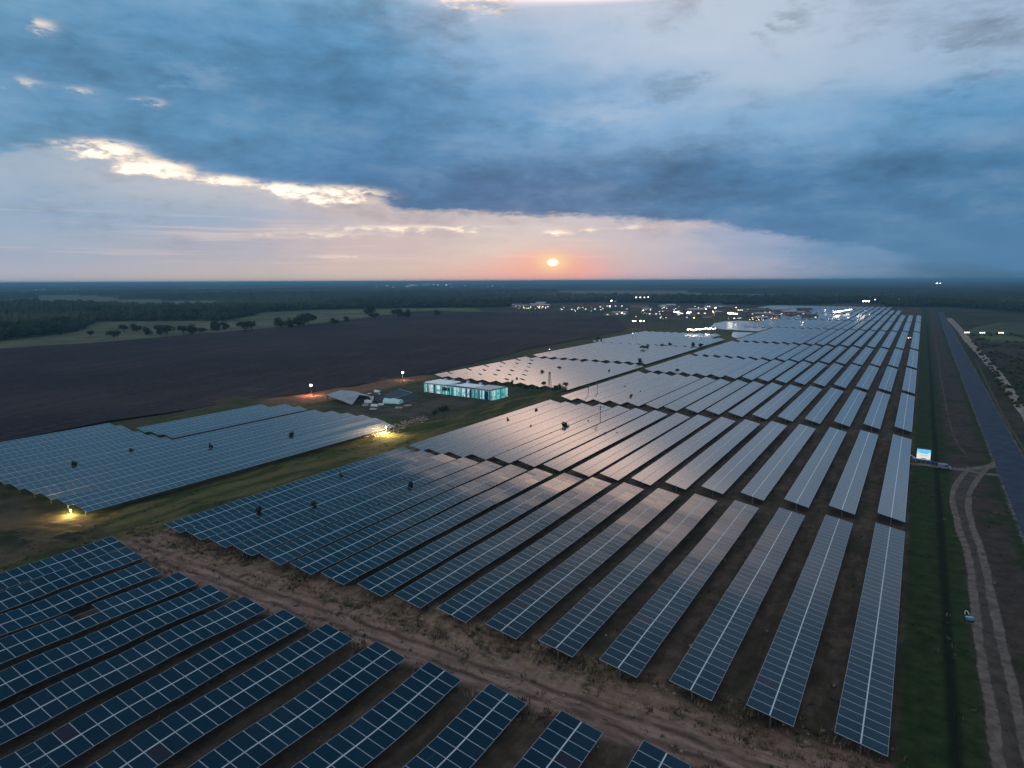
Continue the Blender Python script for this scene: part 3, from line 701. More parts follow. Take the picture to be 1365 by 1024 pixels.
for i in range(NA+1):
    a = a_lo+(a_hi-a_lo)*i/NA; d0 = edge_d(a) or azd[0][1]
    for j in range(ND+1):
        t = j/ND; d = d0+12+(25000-d0)*(t**3.2)
        x, y = sin(a)*d, cos(a)*d; base = 10.5 if d > 900 else 8.5
        h = base+3.2*mn.noise(Vector((x*.03, y*.03, 0)))+2.0*rf.uniform(-1, 1)*min(1.0, 1500/d)+6*mn.noise(Vector((x*.0012, y*.0012, 7)))
        h += 28*max(0, (d-6000)/19000)*(0.5+mn.noise(Vector((a*9, d*.0002, 3))))
        if clear(x, y, d): h = 0.6
        if j == 0: h = 1.0
        vs[i, j] = len(fo.v); fo.v.append((x, y, h))
for i in range(NA):
    for j in range(ND):
        fo.f.append((vs[i,j], vs[i+1,j], vs[i+1,j+1], vs[i,j+1])); fo.mi.append(0)
# crowns along the edge
for k in range(5200):
    a = rf.uniform(a_lo, a_hi); d0 = edge_d(a); d = d0 + (rf.random()**2.0)*min(420, d0*.5)
    if d > 1500 and rf.random() < .5: continue
    x, y = sin(a)*d, cos(a)*d; r = rf.uniform(2.6, 5.2)*(1 if d < 900 else 1.3); hh = rf.uniform(6.5, 12.0)
    bm_n = 9
    i0 = len(fo.v)
    for zz, rr in ((0.8, .55), (hh*.35, .95), (hh*.62, 1.0), (hh*.85, .66)):
        for q in range(bm_n):
            an = 2*pi*q/bm_n+rf.uniform(-.2,.2); rq = r*rr*rf.uniform(.72, 1.22); fo.v.append((x+cos(an)*rq, y+sin(an)*rq, zz+rf.uniform(-.7,.7)))
    fo.v.append((x, y, hh*rf.uniform(.95,1.1)))
    for L in range(3):
        for q in range(bm_n): fo.f.append((i0+L*bm_n+q, i0+L*bm_n+(q+1)%bm_n, i0+(L+1)*bm_n+(q+1)%bm_n, i0+(L+1)*bm_n+q)); fo.mi.append(0)
    for q in range(bm_n): fo.f.append((i0+3*bm_n+q, i0+3*bm_n+(q+1)%bm_n, i0+4*bm_n)); fo.mi.append(0)
M_FOR = bpy.data.materials.new('forest_canopy'); M_FOR.use_nodes = True; nt = M_FOR.node_tree; b = nt.nodes['Principled BSDF']
b.inputs['Roughness'].default_value = 0.95; b.inputs['Specular IOR Level'].default_value = 0.05
g = nt.nodes.new('ShaderNodeNewGeometry'); P = S(nt, g.outputs['Position'])
c = mixc(nt, nz(nt, P, 0.11, 5, .7).sm(.35,.65), (0.010, 0.018, 0.010, 1), (0.042, 0.055, 0.024, 1))
c = mixc(nt, nz(nt, P, 0.0022, 4, .6).sm(.48,.62)*.8, c, (0.075, 0.085, 0.05, 1))
zs = nt.nodes.new('ShaderNodeSeparateXYZ'); nt.links.new(P.k, zs.inputs[0]); c = mixc(nt, S(nt, zs.outputs[2]).sm(2.0,1.0), c, (0.16,0.17,0.12,1))
nt.links.new(c.k, b.inputs['Base Color'])
tag(fo.build('forest', M_FOR), 'dark dense forest spreading from the fields to the horizon', 'forest', kind='stuff')
# scrub on the right, beyond the road: thick cover of low bushes
sc = MB(); rs = random.Random(8)
for k in range(750):
    y = rs.uniform(150, 660); x = rs.uniform(27, 34+ (y-150)*.13) if rs.random() < .8 else rs.uniform(24, 30)
    e0 = 27+max(0, 260-y)*.0 + (y-150)*0.008
    if x < e0 or mn.noise(Vector((x*.05, y*.03, 4))) < -.15: continue
    if 690 > y > 640 and x > 30: continue
    r = rs.uniform(.5, 1.4); sc.ball((x, y, r*.4), r, 2 if y < 250 else 1, jit=.33, sq=.8)
tag(sc.build('scrub', M_LEAF), 'dark thorny scrub covering the land right of the road', 'scrub', kind='stuff')
# grass tufts on the open ground near the camera
M_TUFT = pmat('dry_grass_blades', (0.17, 0.135, 0.095), 0.95, var=.5, vscale=.3)
M_TUFG = pmat('green_grass_blades', (0.035, 0.05, 0.018), 0.95, var=.5, vscale=.3)
tf = MB(); rg = random.Random(4)
def tuft(x, y, s_, mi):
    z = und(x, y)+lump(x, y)
    for q in range(rg.randint(7, 12)):
        a = rg.uniform(0, 6.28); d = rg.uniform(0, .45)*s_; l = rg.uniform(.2, .5)*s_; px, py = x+cos(a)*d, y+sin(a)*d
        lx, ly = cos(a)*l*.6, sin(a)*l*.6; w = .045*s_+.02
        tf.face([(px-sin(a)*w, py+cos(a)*w, z-.05), (px+sin(a)*w, py-cos(a)*w, z-.05), (px+lx, py+ly, z+l)], mi)
for k in range(5200):
    x = rg.uniform(-112, 2); y = rg.uniform(50, 64)
    if 53 < y < 57.5 and rg.random() < .9: continue
    if mn.noise(Vector((x*.12, y*.25, 3))) < rg.uniform(-.3, .3): continue
    tuft(x, y, rg.uniform(.5, 1.3), 0 if rg.random() < .75 else 1)
for k in range(6000):
    x = rg.uniform(-122, 14); y = rg.uniform(14, 170)
    if x > 7 and rg.random() < .3: continue
    if mn.noise(Vector((x*.1, y*.1, 8))) < rg.uniform(-.2, .4): continue
    tuft(x, y, rg.uniform(.4, .9), 1 if rg.random() < .75 else 0)
tag(tf.build('grass_tufts', [M_TUFT, M_TUFG]), 'dry and green grass tufts on the bare ground between the arrays', 'grass', kind='stuff')

# stones and clods on the open soil
sb = MB(); rk = random.Random(31)
for k in range(900):
    x = rk.uniform(-112, 1); y = rk.uniform(50, 64) if k % 3 else rk.uniform(20, 122); s_ = rk.uniform(.05, .22)*(1.6 if rk.random() < .06 else 1)
    sb.ball((x, y, und(x, y)+lump(x, y)+s_*.2), s_, 1, jit=.3, sq=.6)
tag(sb.build('stones', pmat('dusty_stone', (0.23, 0.19, 0.165), .95, var=.4, vscale=.5)), 'stones and clods scattered over the bare soil', 'stones', kind='stuff')
# ------------------------------------------------------------------ lamps
def emat(name, c, s_): return pmat(name, c, .5, emit=c, estr=s_)
E_WHITE = emat('lamp_white', (1.0, 0.90, 0.76), 4.0); E_WARM = emat('lamp_warm', (1.0, 0.66, 0.28), 9.0); E_COOL = emat('lamp_cool', (0.8, 0.92, 1.0), 2.2)
E_AMB = emat('lamp_amber', (1.0, 0.55, 0.18), 5.0); E_HOT = emat('lamp_hot', (1.0, 0.90, 0.80), 14.0)
def lamp_post(kind, loc, h, r, em, label, group=None, light=None, head=1, arm=(1,0)):
    t = tag(empty(kind, loc), label, 'lamp', group)
    p = MB(); p.tube((0,0,-.2), (0,0,h), max(.07, r*.18), max(.05, r*.12), 7); p.box((0,0,h), (r*1.2*head, r*.5, r*.3)); p.build('pole', M_STEEL, t)
    l = MB()
    for q in range(head): l.ball(((q-(head-1)/2)*r*2.6, 0, h+r*.55), r, 2, sq=.8)
    l.build('lamp_head', em, t)
    if light:
        ld = bpy.data.lights.new('lamp_light', 'POINT'); ld.energy, ld.color = light[0], light[1]; ld.shadow_soft_size = .25
        lo = bpy.data.objects.new('lamp_light', ld); COL.objects.link(lo); lo.parent = t; lo.location = light[2] if len(light) > 2 else (0, 0, h-r)
    return t
pA = at(415,526); lamp_post('yard_lamp', pA, 3.2, .48, E_HOT, 'bright lamp on a post beside the reddish track, left of the sheds', light=(2600, (1.0,.45,.2), (2.5,-2.0,2.2)))
pB = at(537,507.5); lamp_post('yard_lamp', pB, 3.2, .48, E_HOT, 'bright lamp on a post at the field edge, between sheds and warehouse', light=(500, (1.0,.62,.4), (1,-1,2.4)))
# work lamp under the near corner of the left block
def work_lamp(loc, w, col_, label, hh=1.0):
    t = tag(empty('work_lamp', loc), label, 'lamp'); p = MB(); p.tube((0,0,0), (0,0,hh-.15), .04, .03, 8)
    for a in (0, 2.1, 4.2): p.tube((0,0,.5), (cos(a)*.4, sin(a)*.4, 0), .025, .02, 6)
    p.build('tripod', M_STEEL, t); b_ = MB(); b_.box((0,0,hh), (.36,.14,.26)); b_.build('housing', M_STEEL, t)
    l = MB(); l.box((0,-.08,hh), (.16,.02,.12)); l.build('lens', E_WHITE, t)
    ld = bpy.data.lights.new('lamp_light', 'POINT'); ld.energy = w; ld.color = col_; ld.shadow_soft_size = .12
    lo = bpy.data.objects.new('lamp_light', ld); COL.objects.link(lo); lo.parent = t; lo.location = (0, -.25, hh)
    return t
pC = at(104,686); gz = und(pC.x, pC.y)+lump(pC.x, pC.y)
work_lamp((pC.x-.4, pC.y-.9, gz), 3200, (1.0,.62,.22), 'small work lamp lighting the grass under the near corner of the left block')
pD = at(516,580); gz = und(pD.x, pD.y)+lump(pD.x, pD.y)
work_lamp((pD.x+.5, pD.y-.8, gz), 6000, (1.0,.66,.30), 'small work lamp inside the glowing debris heap by the left block', 2.2)
# debris heap of cut branches and boards at that lamp
rb = random.Random(21); M_DEB = pmat('bleached_debris', (0.42, 0.36, 0.30), .9, var=.5, vscale=1.5)
hp = [at(489,581), at(502,582), at(516,578), at(530,572), at(546,566), at(562,561)]
for i, p in enumerate(hp):
    t = MB()
    for k in range(46):
        a = rb.uniform(0, 6.28); x, y = p.x+rb.gauss(0,1.5), p.y+rb.gauss(0,1.7); z0 = rb.uniform(.1,1.3)*(1.1-min(1,math.hypot(x-p.x,y-p.y)/3.4)); l = rb.uniform(.4, 1.9)
        t.tube((x,y,z0), (x+cos(a)*l, y+sin(a)*l, z0+rb.uniform(-.3,.7)), rb.uniform(.03,.10), .03, 5)
    for k in range(14): t.box((p.x+rb.gauss(0,1.4), p.y+rb.gauss(0,1.6), rb.uniform(.1,.5)), (rb.uniform(.3,1.1), rb.uniform(.2,.7), rb.uniform(.05,.4)), rb.uniform(0,3))
    o = t.build('debris_heap', M_DEB); tag(o, ['heap of pale debris touching the corner of the left block','lit heap of pale debris next to the left block corner','tallest lit heap of debris in the glow','lit heap of branches right of the tallest one','dim heap of branches farther right','last pale heap before the dark bush'][i], 'debris', 'heaps of debris by the grass strip')

# ------------------------------------------------------------------ warehouse
A = at(566,523.5); B = at(655,535); D = at(674,529.5)
exv = (B-A).to_2d(); L_ = exv.length; ang = math.atan2(exv.y, exv.x); wd = 9.5; Hh = 3.7
t = tag(empty('warehouse', (A.x, A.y, 0), ang), 'long low warehouse with glowing teal and white striped walls', 'warehouse')
M_WALL = bpy.data.materials.new('backlit_wall'); M_WALL.use_nodes = True; nt = M_WALL.node_tree; b = nt.nodes['Principled BSDF']
tcn = nt.nodes.new('ShaderNodeTexCoord'); sp = nt.nodes.new('ShaderNodeSeparateXYZ'); nt.links.new(tcn.outputs['Object'], sp.inputs[0])
X, Y, Z = (S(nt, sp.outputs[i]) for i in range(3))
us = (X+Y)*1.0
wn = nt.nodes.new('ShaderNodeTexWhiteNoise'); wn.noise_dimensions = '1D'; nt.links.new((us*0.9).fn('FLOOR').k, wn.inputs['W'])
r_ = S(nt, wn.outputs['Value']); wn2 = nt.nodes.new('ShaderNodeTexWhiteNoise'); wn2.noise_dimensions = '1D'; nt.links.new((us*2.3).fn('FLOOR').k, wn2.inputs['W'])
q_ = S(nt, wn2.outputs['Value'])
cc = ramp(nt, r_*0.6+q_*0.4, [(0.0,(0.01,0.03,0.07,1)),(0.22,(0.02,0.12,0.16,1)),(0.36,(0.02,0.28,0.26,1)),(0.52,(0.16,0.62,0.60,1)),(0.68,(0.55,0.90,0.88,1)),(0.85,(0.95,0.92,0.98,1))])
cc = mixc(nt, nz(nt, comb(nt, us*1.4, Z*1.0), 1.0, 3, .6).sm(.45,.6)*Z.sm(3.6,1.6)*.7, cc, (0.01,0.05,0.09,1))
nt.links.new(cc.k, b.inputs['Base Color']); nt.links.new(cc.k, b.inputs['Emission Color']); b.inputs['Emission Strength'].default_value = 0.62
w = MB(); w.box((L_/2, wd/2, Hh/2), (L_, wd, Hh)); wallo = w.build('wall', M_WALL, t)
M_ROOF = pmat('pale_roof_sheeting', (0.62, 0.68, 0.74), .5, var=.15, vscale=.4); M_RDK = pmat('dark_roof_gap', (0.06,0.07,0.11), .8)
M_GLOWR = pmat('lit_translucent_roof', (0.6,0.7,0.75), .6, var=.2, vscale=.5, emit=(0.75,0.88,1.0), estr=.22)
r = MB(); r.box((L_/2, wd/2, Hh+.06), (L_+.5, wd+.5, .12)); roofo = r.build('roof', M_RDK, t)
r = MB(); r.box((L_*.17, wd*.45, Hh+.32), (L_*.33, wd*.9, .36), taper=.97); r.build('roof_panel', M_GLOWR, roofo)
r = MB(); r.box((L_*.59, wd*.42, Hh+.26), (L_*.27, wd*.62, .26), taper=.97); r.build('roof_panel', M_GLOWR, roofo)
r = MB(); r.box((L_*.87, wd*.48, Hh+.24), (L_*.24, wd*.86, .24), taper=.97); r.build('roof_panel', M_ROOF, roofo)
r = MB(); r.box((L_*.40, wd*.25, Hh+.18), (L_*.10, wd*.4, .12)); r.build('roof_panel', M_ROOF, roofo)
r = MB(); r.box((L_*.34, -.03, 2.35), (3.6, .08, 1.3)); r.build('window', M_RDK, wallo)
r = MB(); r.box((L_*.71, -.03, 1.6), (1.3, .08, 3.0)); r.build('door', M_RDK, wallo)
r = MB(); r.box((L_*.93, -.03, 1.7), (1.8, .08, 3.1)); r.build('door', pmat('blue_door', (.02,.05,.16), .6), wallo)
for k in range(12):
    r = MB(); r.box((L_*(k+.02)/11.04, -.10, Hh/2), (.22,.2,Hh)); r.build('column', M_ROOF, wallo)
r = MB(); r.box((L_/2, -.16, Hh-.12), (L_+.3,.3,.22)); r.build('gutter', M_ROOF, roofo)
r = MB(); r.box((L_/2, -.08, .18), (L_,.16,.36)); r.build('plinth', M_RDK, wallo)
for k, (x, ht) in enumerate(((.12,.7),(.24,.5),(.47,.8),(.66,.5))):
    r = MB(); r.box((L_*x, wd*.8, Hh+.6), (.9,.9,ht)); r.box((L_*x, wd*.8, Hh+.6+ht/2+.06), (1.1,1.1,.1)); r.build('roof_vent', M_ROOF, roofo)
rear = MB(); bx = at(573,511); 
# sheds left of the yard
M_SHR = pmat('grey_tin_roof', (0.34, 0.40, 0.46), .45, var=.2, vscale=.5)
s0 = at(437,533.5); s1 = at(455,540.5); s2 = at(475,530)
t = tag(empty('shed', (s0.x, s0.y, 0), math.atan2((s1-s0).y, (s1-s0).x)), 'grey tin-roofed open shed with a folded roof, left of the junk yard', 'shed')
Ls = (s1-s0).length; Ws = 10.0
r = MB(); z0, z1, z2 = 1.9, 3.1, 2.2
r.face([(-.5,-.4,z0),(Ls+.4,-.4,z0),(Ls*.85,Ws*.55,z1),(-.2,Ws*.5,z1)]); r.face([(-.2,Ws*.5,z1),(Ls*.85,Ws*.55,z1),(Ls+1,Ws+.5,z2),(0.5,Ws+.2,z2)])
r.face([(Ls+.4,-.4,z0),(Ls+3.2,2.5,.4),(Ls+1.6,5.8,z1),(Ls*.85,Ws*.55,z1)])
o = r.build('roof', M_SHR, t); so_ = o.modifiers.new('thick', 'SOLIDIFY'); so_.thickness = .12
r = MB()
for x, y in ((0,0),(Ls,0),(0,Ws),(Ls,Ws)): r.box((x,y,.95), (.2,.2,1.9))
r.box((Ls/2, Ws-.2, 1.0), (Ls*.95,.15,1.9)); r.build('wall', M_BACK, t)
# tents, sheets and parked things in the yard
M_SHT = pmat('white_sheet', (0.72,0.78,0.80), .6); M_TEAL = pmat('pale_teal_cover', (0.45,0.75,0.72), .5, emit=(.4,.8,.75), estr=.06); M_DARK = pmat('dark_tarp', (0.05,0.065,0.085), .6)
def lowtent(px, py, l, w_, h, mat, rz, label, cat, group=None):
    p = at(px, py); m_ = MB(); n = 7; rr = random.Random(int(px*7))
    for k in range(n):                        # arched cover
        for side in (0, 1):
            pass
    a = [(-l/2+l*i/6) for i in range(7)]; prof = [(cos(pi*j/6)*w_/2, sin(pi*j/6)*h) for j in range(7)]; i0 = 0
    for x in a:
        k = 1+rr.uniform(-.14,.14)
        for yy, zz in prof: m_.v.append((x, yy*k, max(0, zz*k)))
    for i in range(6):
        for j in range(6): m_.f.append((i*7+j, i*7+j+1, (i+1)*7+j+1, (i+1)*7+j)); m_.mi.append(0)
    m_.f.append(tuple(range(7))); m_.mi.append(0); m_.f.append(tuple(range(42,49))[::-1]); m_.mi.append(0)
    o = m_.build('covered_stack', mat, None, (p.x, p.y, 0)); o.rotation_euler.z = rz; return tag(o, label, cat, group)
gy = 'covered stacks in the junk yard'
for a in [(524,537.5,6.5,3,1.6,M_TEAL,.15,'teal-white covered stack at the right of the junk yard','stack',gy),(491,537,2.6,2,1.1,M_SHT,.6,'white covered stack in the middle of the junk yard','stack',gy),(500,541.5,2.6,1.5,.7,M_SHT,.2,'small white sheet at the near edge of the junk yard','stack',gy),
 (503,523.5,2.2,1.5,1.0,M_SHT,.2,'small white box-like cover at the back of the yard','stack',gy),(504,528,2.6,1.4,.9,M_SHT,1.1,'white slanting sheet near the back of the yard','stack',gy),(484,534.5,5,4,1.6,M_DARK,.3,'dark tarp stack left in the junk yard','stack',gy),(498,532,6,4,1.8,M_DARK,.9,'dark tarp stack behind the white one','stack',gy),
 (510,535,5,3.5,1.3,M_DARK,.1,'dark tarp stack right of the white one','stack',gy),(489,529.5,2.6,1.6,1,M_SHT,.1,'pale sheet beside the shed','stack',gy),(498,546,2.4,1.2,.5,M_SHR,.3,'dull grey sheet lying on the grass before the yard','stack',gy),(476,536,4,3,1.2,M_DARK,.6,'dark heap touching the shed','stack',gy),(493,527,1.6,1.2,.8,M_SHT,.4,'small pale cover between the shed and the dark lean-to','stack',gy),(487,541,1.8,1.0,.6,M_SHR,1.0,'small grey cover left of the near white sheet','stack',gy),
 (508,540,1.7,1.1,.6,M_SHT,.7,'small white cover between the near sheet and the teal stack','stack',gy),(495,534,1.5,1.1,1.5,M_SHT,.9,'upright white bundle on the dark tarps','stack',gy),(516,543,3.2,1.2,.4,M_DARK,.2,'flat dark sheet in front of the teal stack','stack',gy),(532,544,2.2,1.6,.5,M_DEB,.5,'brown heap right of the teal stack','stack',gy),(543,541,2.6,1.4,.4,M_DEB,1.2,'pale low heap farther right of the teal stack','stack',gy)]: lowtent(*a)
t = tag(empty('lean_to', at(512,533), -.2), 'dark flat-roofed lean-to with a thin pale ridge behind the teal stack', 'shelter')
r = MB(); r.face([(-4,-1,.4),(6,-2.5,.5),(7,7,2.4),(-3,9,2.4)]); r.face([(6,-2.5,.5),(11,1,.3),(11,7.5,.5),(7,7,2.4)]); o = r.build('roof', M_DARK, t); o.modifiers.new('thick','SOLIDIFY').thickness = .1
r = MB(); r.tube((6,-2.5,.6),(7,7,2.5),.09); r.tube((-3,9,2.5),(7,7,2.5),.09); r.build('ridge', M_SHR, t)

# ------------------------------------------------------------------ billboard, gate and small things on the right
p0 = at(1221,614); p1 = at(1240,616.5); v_ = p1-p0; t = tag(empty('billboard', p0, math.atan2(v_.y, v_.x)), 'small backlit billboard, cyan above and white below, beside the rightmost array', 'sign')
wB = v_.length; hB = 2.35; zB = .55
r = MB(); r.box((wB/2,.25,zB+hB/2), (wB+.1,.45,hB+.1)); r.build('cabinet', pmat('blue_cabinet', (.02,.06,.25), .4), t)
M_BB = bpy.data.materials.new('backlit_face'); M_BB.use_nodes = True; nt = M_BB.node_tree; b = nt.nodes['Principled BSDF']
tcn = nt.nodes.new('ShaderNodeTexCoord'); sp = nt.nodes.new('ShaderNodeSeparateXYZ'); nt.links.new(tcn.outputs['Object'], sp.inputs[0]); Z = S(nt, sp.outputs[2])
cc = mixc(nt, (Z + nz(nt, S(nt, tcn.outputs['Object']), 1.2, 3, .6)*1.2).sm(zB+1.4, zB+2.8), (0.80,0.86,0.80,1), (0.12,0.60,0.85,1))
nt.links.new(cc.k, b.inputs['Base Color']); nt.links.new(cc.k, b.inputs['Emission Color']); b.inputs['Emission Strength'].default_value = .75
r = MB(); r.box((wB/2,-.01,zB+hB/2), (wB-.1,.05,hB-.1)); faceo = r.build('face', M_BB, t)
M_INK = pmat('dark_lettering', (.02,.05,.07), .6, emit=(.03,.12,.18), estr=.3); M_BLU = pmat('blue_lettering', (.0,.16,.38), .6, emit=(0,.22,.5), estr=.5)
def strokes(x0, z0_, n, w_, h_, mat, name, sd_):
    rr = random.Random(sd_); m_ = MB()
    for k in range(n):
        x = x0+k*w_*1.35
        m_.box((x, -.05, z0_), (w_*.28, .02, h_)); 
        if rr.random() < .8: m_.box((x+w_*.4, -.05, z0_+h_*rr.choice((-.38,0,.38))), (w_*.6, .02, h_*.22))
        if rr.random() < .6: m_.box((x+w_*.75, -.05, z0_+h_*rr.choice((-.15,.15))), (w_*.24, .02, h_*.7))
    return m_.build(name, mat, faceo)
strokes(wB*.30, zB+hB*.68, 6, wB*.065, hB*.18, M_BLU, 'lettering', 1); strokes(wB*.27, zB+hB*.38, 8, wB*.055, hB*.09, M_INK, 'lettering', 2)
r = MB(); r.box((wB*.5,-.04,zB+.2),(wB*.35,.02,.16)); r.build('emblem_strip', M_INK, faceo)
for x in (.25, wB-.25): r = MB(); r.box((x,.25,zB/2-.1), (.15,.15,zB+.2)); r.build('post', M_STEEL, t)
# barrier rail and cable along the side path
q0, q1 = at(1214,615.5), at(1250,621.5); d_ = q1-q0
t = tag(empty('barrier', q0, math.atan2(d_.y, d_.x)), 'low blue and white barrier rail along the side path', 'barrier')
r = MB(); r.box((d_.length/2,0,.75), (d_.length,.12,.28)); r.build('rail', pmat('blue_rail', (.05,.10,.26), .5), t)
r = MB(); r.box((d_.length*.4,.0,.98), (d_.length*.7,.14,.08)); r.build('top_bar', M_RAIL, t)
for k in range(6): r = MB(); r.box((d_.length*(k+.3)/6,0,.3), (.1,.1,.62)); r.build('post', M_STEEL, t)
w0 = at(1213.5,606.5,1.2); w1_ = at(1220,610,.9); r = MB(); r.tube(w0, w1_, .06, .06); r.tube(w1_, (w1_.x+.1,w1_.y,0), .05, .05); tag(r.build('hand_rail', M_RAIL), 'short white rail slanting from the rightmost array to the billboard', 'rail')
c0 = at(1252,625); t = tag(empty('small_van', (c0.x+.9, c0.y+.2, 0), R(-4)), 'small dull grey van parked on the side path', 'van')
t.scale = (.8,.8,.75)
M_VAN = pmat('van_paint', (.20,.23,.30), .35, spec=.5); M_TYR = pmat('tyre_rubber', (.02,.02,.02), .9); M_WND = pmat('dark_window', (.01,.015,.03), .1)
r = MB(); r.box((-.35,0,.95), (2.5,1.5,1.25), taper=.93); r.box((1.25,0,.68), (.8,1.45,.72), taper=.86); o = r.build('body', M_VAN, t); bv = o.modifiers.new('bev','BEVEL'); bv.width = .08; bv.segments = 2
r = MB(); r.box((.93,0,1.25), (.06,1.2,.45)); r.build('windscreen', M_WND, t)
for y in (-.72,.72): r = MB(); r.box((.5,y,1.2), (.6,.05,.35)); r.build('window', M_WND, t)
for x in (-1.0, 1.05):
    for y in (-.72,.72): r = MB(); r.tube((x,y-.09,.3),(x,y+.09,.3),.3,.3,14); r.build('wheel', M_TYR, t)
# blue handcart beside the dirt track
c0 = at(1292,829); t = tag(empty('handcart', (c0.x, c0.y, 0), R(20)), 'small blue handcart with a white looped handle beside the dirt track', 'cart')
t.scale = (.8,.8,.8)
M_CB = pmat('blue_plastic', (.10,.30,.50), .4, var=.4, vscale=6)
r = MB(); r.box((0,0,.55), (.95,.62,.42), taper=1.18); r.build('tub', M_CB, t)
r = MB()
for x in (-.3,0,.3): r.box((x,0,.79), (.05,.66,.05))
r.box((0,0,.82), (.95,.05,.05)); r.build('slat', pmat('pale_slat', (.6,.72,.8), .5), t)
r = MB(); pr = None
for k in range(9):
    a = -pi/2+pi*k/8; q = Vector((-.25+.1*cos(a), .32+.62*cos(a), .75+.25)) + Vector((.28*sin(a), 0, .35*cos(a)))
    if pr: r.tube(pr, q, .04, .04, 6)
    pr = q
r.build('handle', M_RAIL, t)
r = MB(); r.tube((-.55,-.4,.5),(-.62,-.42,.0),.035,.03,6); r.tube((-.6,-.42,.04),(.6,-.5,.04),.035,.035,6); r.build('frame', M_STEEL, t)
for x in (-.35,.35):
    for y in (-.34,.34): r = MB(); r.tube((x,y-.04,.17),(x,y+.04,.17),.17,.17,12); r.build('wheel', M_TYR, t)

# ------------------------------------------------------------------ poles
def mast(px, py, h, label, lattice=False, r_=.11, group='poles among the arrays'):
    p = at(px, py); t = tag(empty('utility_pole', (p.x, p.y, 0)), label, 'pole', group); m_ = MB()
    if lattice:
        for sx_, sy_ in ((-1,-1),(1,-1),(1,1),(-1,1)): m_.tube((sx_*.7,sy_*.7,0),(sx_*.15,sy_*.15,h),.09,.06,5)
        for k in range(8):
            z = h*k/8; w_ = .7-.55*k/8; w2_ = .7-.55*(k+1)/8; m_.tube((-w_,-w_,z),(w2_,-w2_,z+h/8),.045,.045,4); m_.tube((w_,w_,z),(-w2_,w2_,z+h/8),.045,.045,4)
    else: m_.tube((0,0,-.2),(0,0,h),r_,r_*.7,7)
    m_.build('shaft', M_STEEL, t); c_ = MB(); c_.box((0,0,h-.5),(1.7,.12,.12)); c_.box((0,0,h-1.2),(1.2,.1,.1)); c_.build('crossarm', M_STEEL, t)
mast(732.5,526,8.5,'lattice pole in front of the centre block, right of the warehouse',True)
mast(784,533,5.5,'thin pole beside the third block, first from the left'); mast(796,530,5.5,'thin pole beside the third block, second from the left')
mast(800,570,6.5,'thin pole standing in the bush cluster of the second block'); mast(1178,520,3.2,'short pole between the rows near the right edge') if False else None
mast(914,437,14,'tall pole left of the pond lights',True); mast(1054,412,14,'far pole above the pale road'); mast(822,404,26,'tall thin mast behind the floodlit yard',False,.35); mast(826,424,12,'dark lattice pole at the field end',True)

# ------------------------------------------------------------------ the lit works and town beyond the fields
rt = random.Random(77)
M_HW = [pmat('plaster_wall', (.30,.30,.30), .9), pmat('brown_wall', (.20,.15,.13), .9), pmat('grey_wall', (.16,.18,.20), .9)]
M_HR = [pmat('tin_roof', (.45,.48,.50), .5), pmat('red_roof', (.13,.075,.06), .8), pmat('dark_roof', (.07,.08,.09), .8)]
E_WIN = emat('lit_window', (1.0,.84,.62), 1.3); E_WINC = emat('lit_window_cool', (.85,.95,1.0), 1.2)
def building(px, py, w_, d, h, wall, roof, win, label, group, rz=None):
    p = at(px, py); rz = rt.uniform(-.3,.3) if rz is None else rz
    t = tag(empty('low_building', (p.x, p.y, 0), rz+YAW), label, 'building', group)
    m_ = MB(); m_.box((0,0,h/2), (w_,d,h)); m_.build('wall', wall, t)
    m_ = MB(); k = h*.28; a, b_ = w_/2+.4, d/2+.4
    m_.face([(-a,-b_,h),(a,-b_,h),(a,0,h+k),(-a,0,h+k)]); m_.face([(a,b_,h),(-a,b_,h),(-a,0,h+k),(a,0,h+k)]); m_.face([(-a,-b_,h),(-a,0,h+k),(-a,b_,h)]); m_.face([(a,-b_,h),(a,b_,h),(a,0,h+k)]); m_.face([(-a,-b_,h-.05),(-a,b_,h-.05),(a,b_,h-.05),(a,-b_,h-.05)])
    m_.build('roof', roof, t)
    nw = max(1, int(w_//6))
    for k in range(min(nw, 6)):
        if rt.random() < .5:
            m_ = MB(); m_.box((-w_/2+(k+.5)*w_/nw, -d/2-.06, h*.5), (w_/nw*.3,.1,h*.22)); m_.build('window', win, t)
    return t
gt = 'low buildings of the lit works'
n_b = 0
for (x0, x1, y0, y1, n) in ((684,728,409,413,10),(745,800,410,415,13),(800,900,409,421,14),(885,975,410,424,30),(970,1085,416,426,24)):
    for k in range(n):
        px = x0+(x1-x0)*(k+rt.uniform(.1,.9))/n; py = rt.uniform(y0, y1); d = at(px,py).length
        s_ = rt.uniform(.8, 1.6)*d/900; rf_ = rt.choice(M_HR)
        building(px, py, rt.uniform(7,16)*s_, rt.uniform(6,10)*s_, rt.uniform(2.5,4)*s_, rt.choice(M_HW), rf_, rt.choice((E_WIN,E_WINC)), 'small low %s building %s' % (('tin-roofed','red-roofed','dark-roofed')[M_HR.index(rf_)], {684:'at the left end of the lit works',745:'behind the far edge of the ploughed field',800:'left of the middle of the lit works',885:'in the crowded middle of the works',970:'between the pond and the pale road'}[x0]), gt); n_b += 1
building(968,414,22,12,5,M_HW[0],M_HR[0],E_WIN,'larger pale building in the right half of the lit works','larger buildings of the works',0)
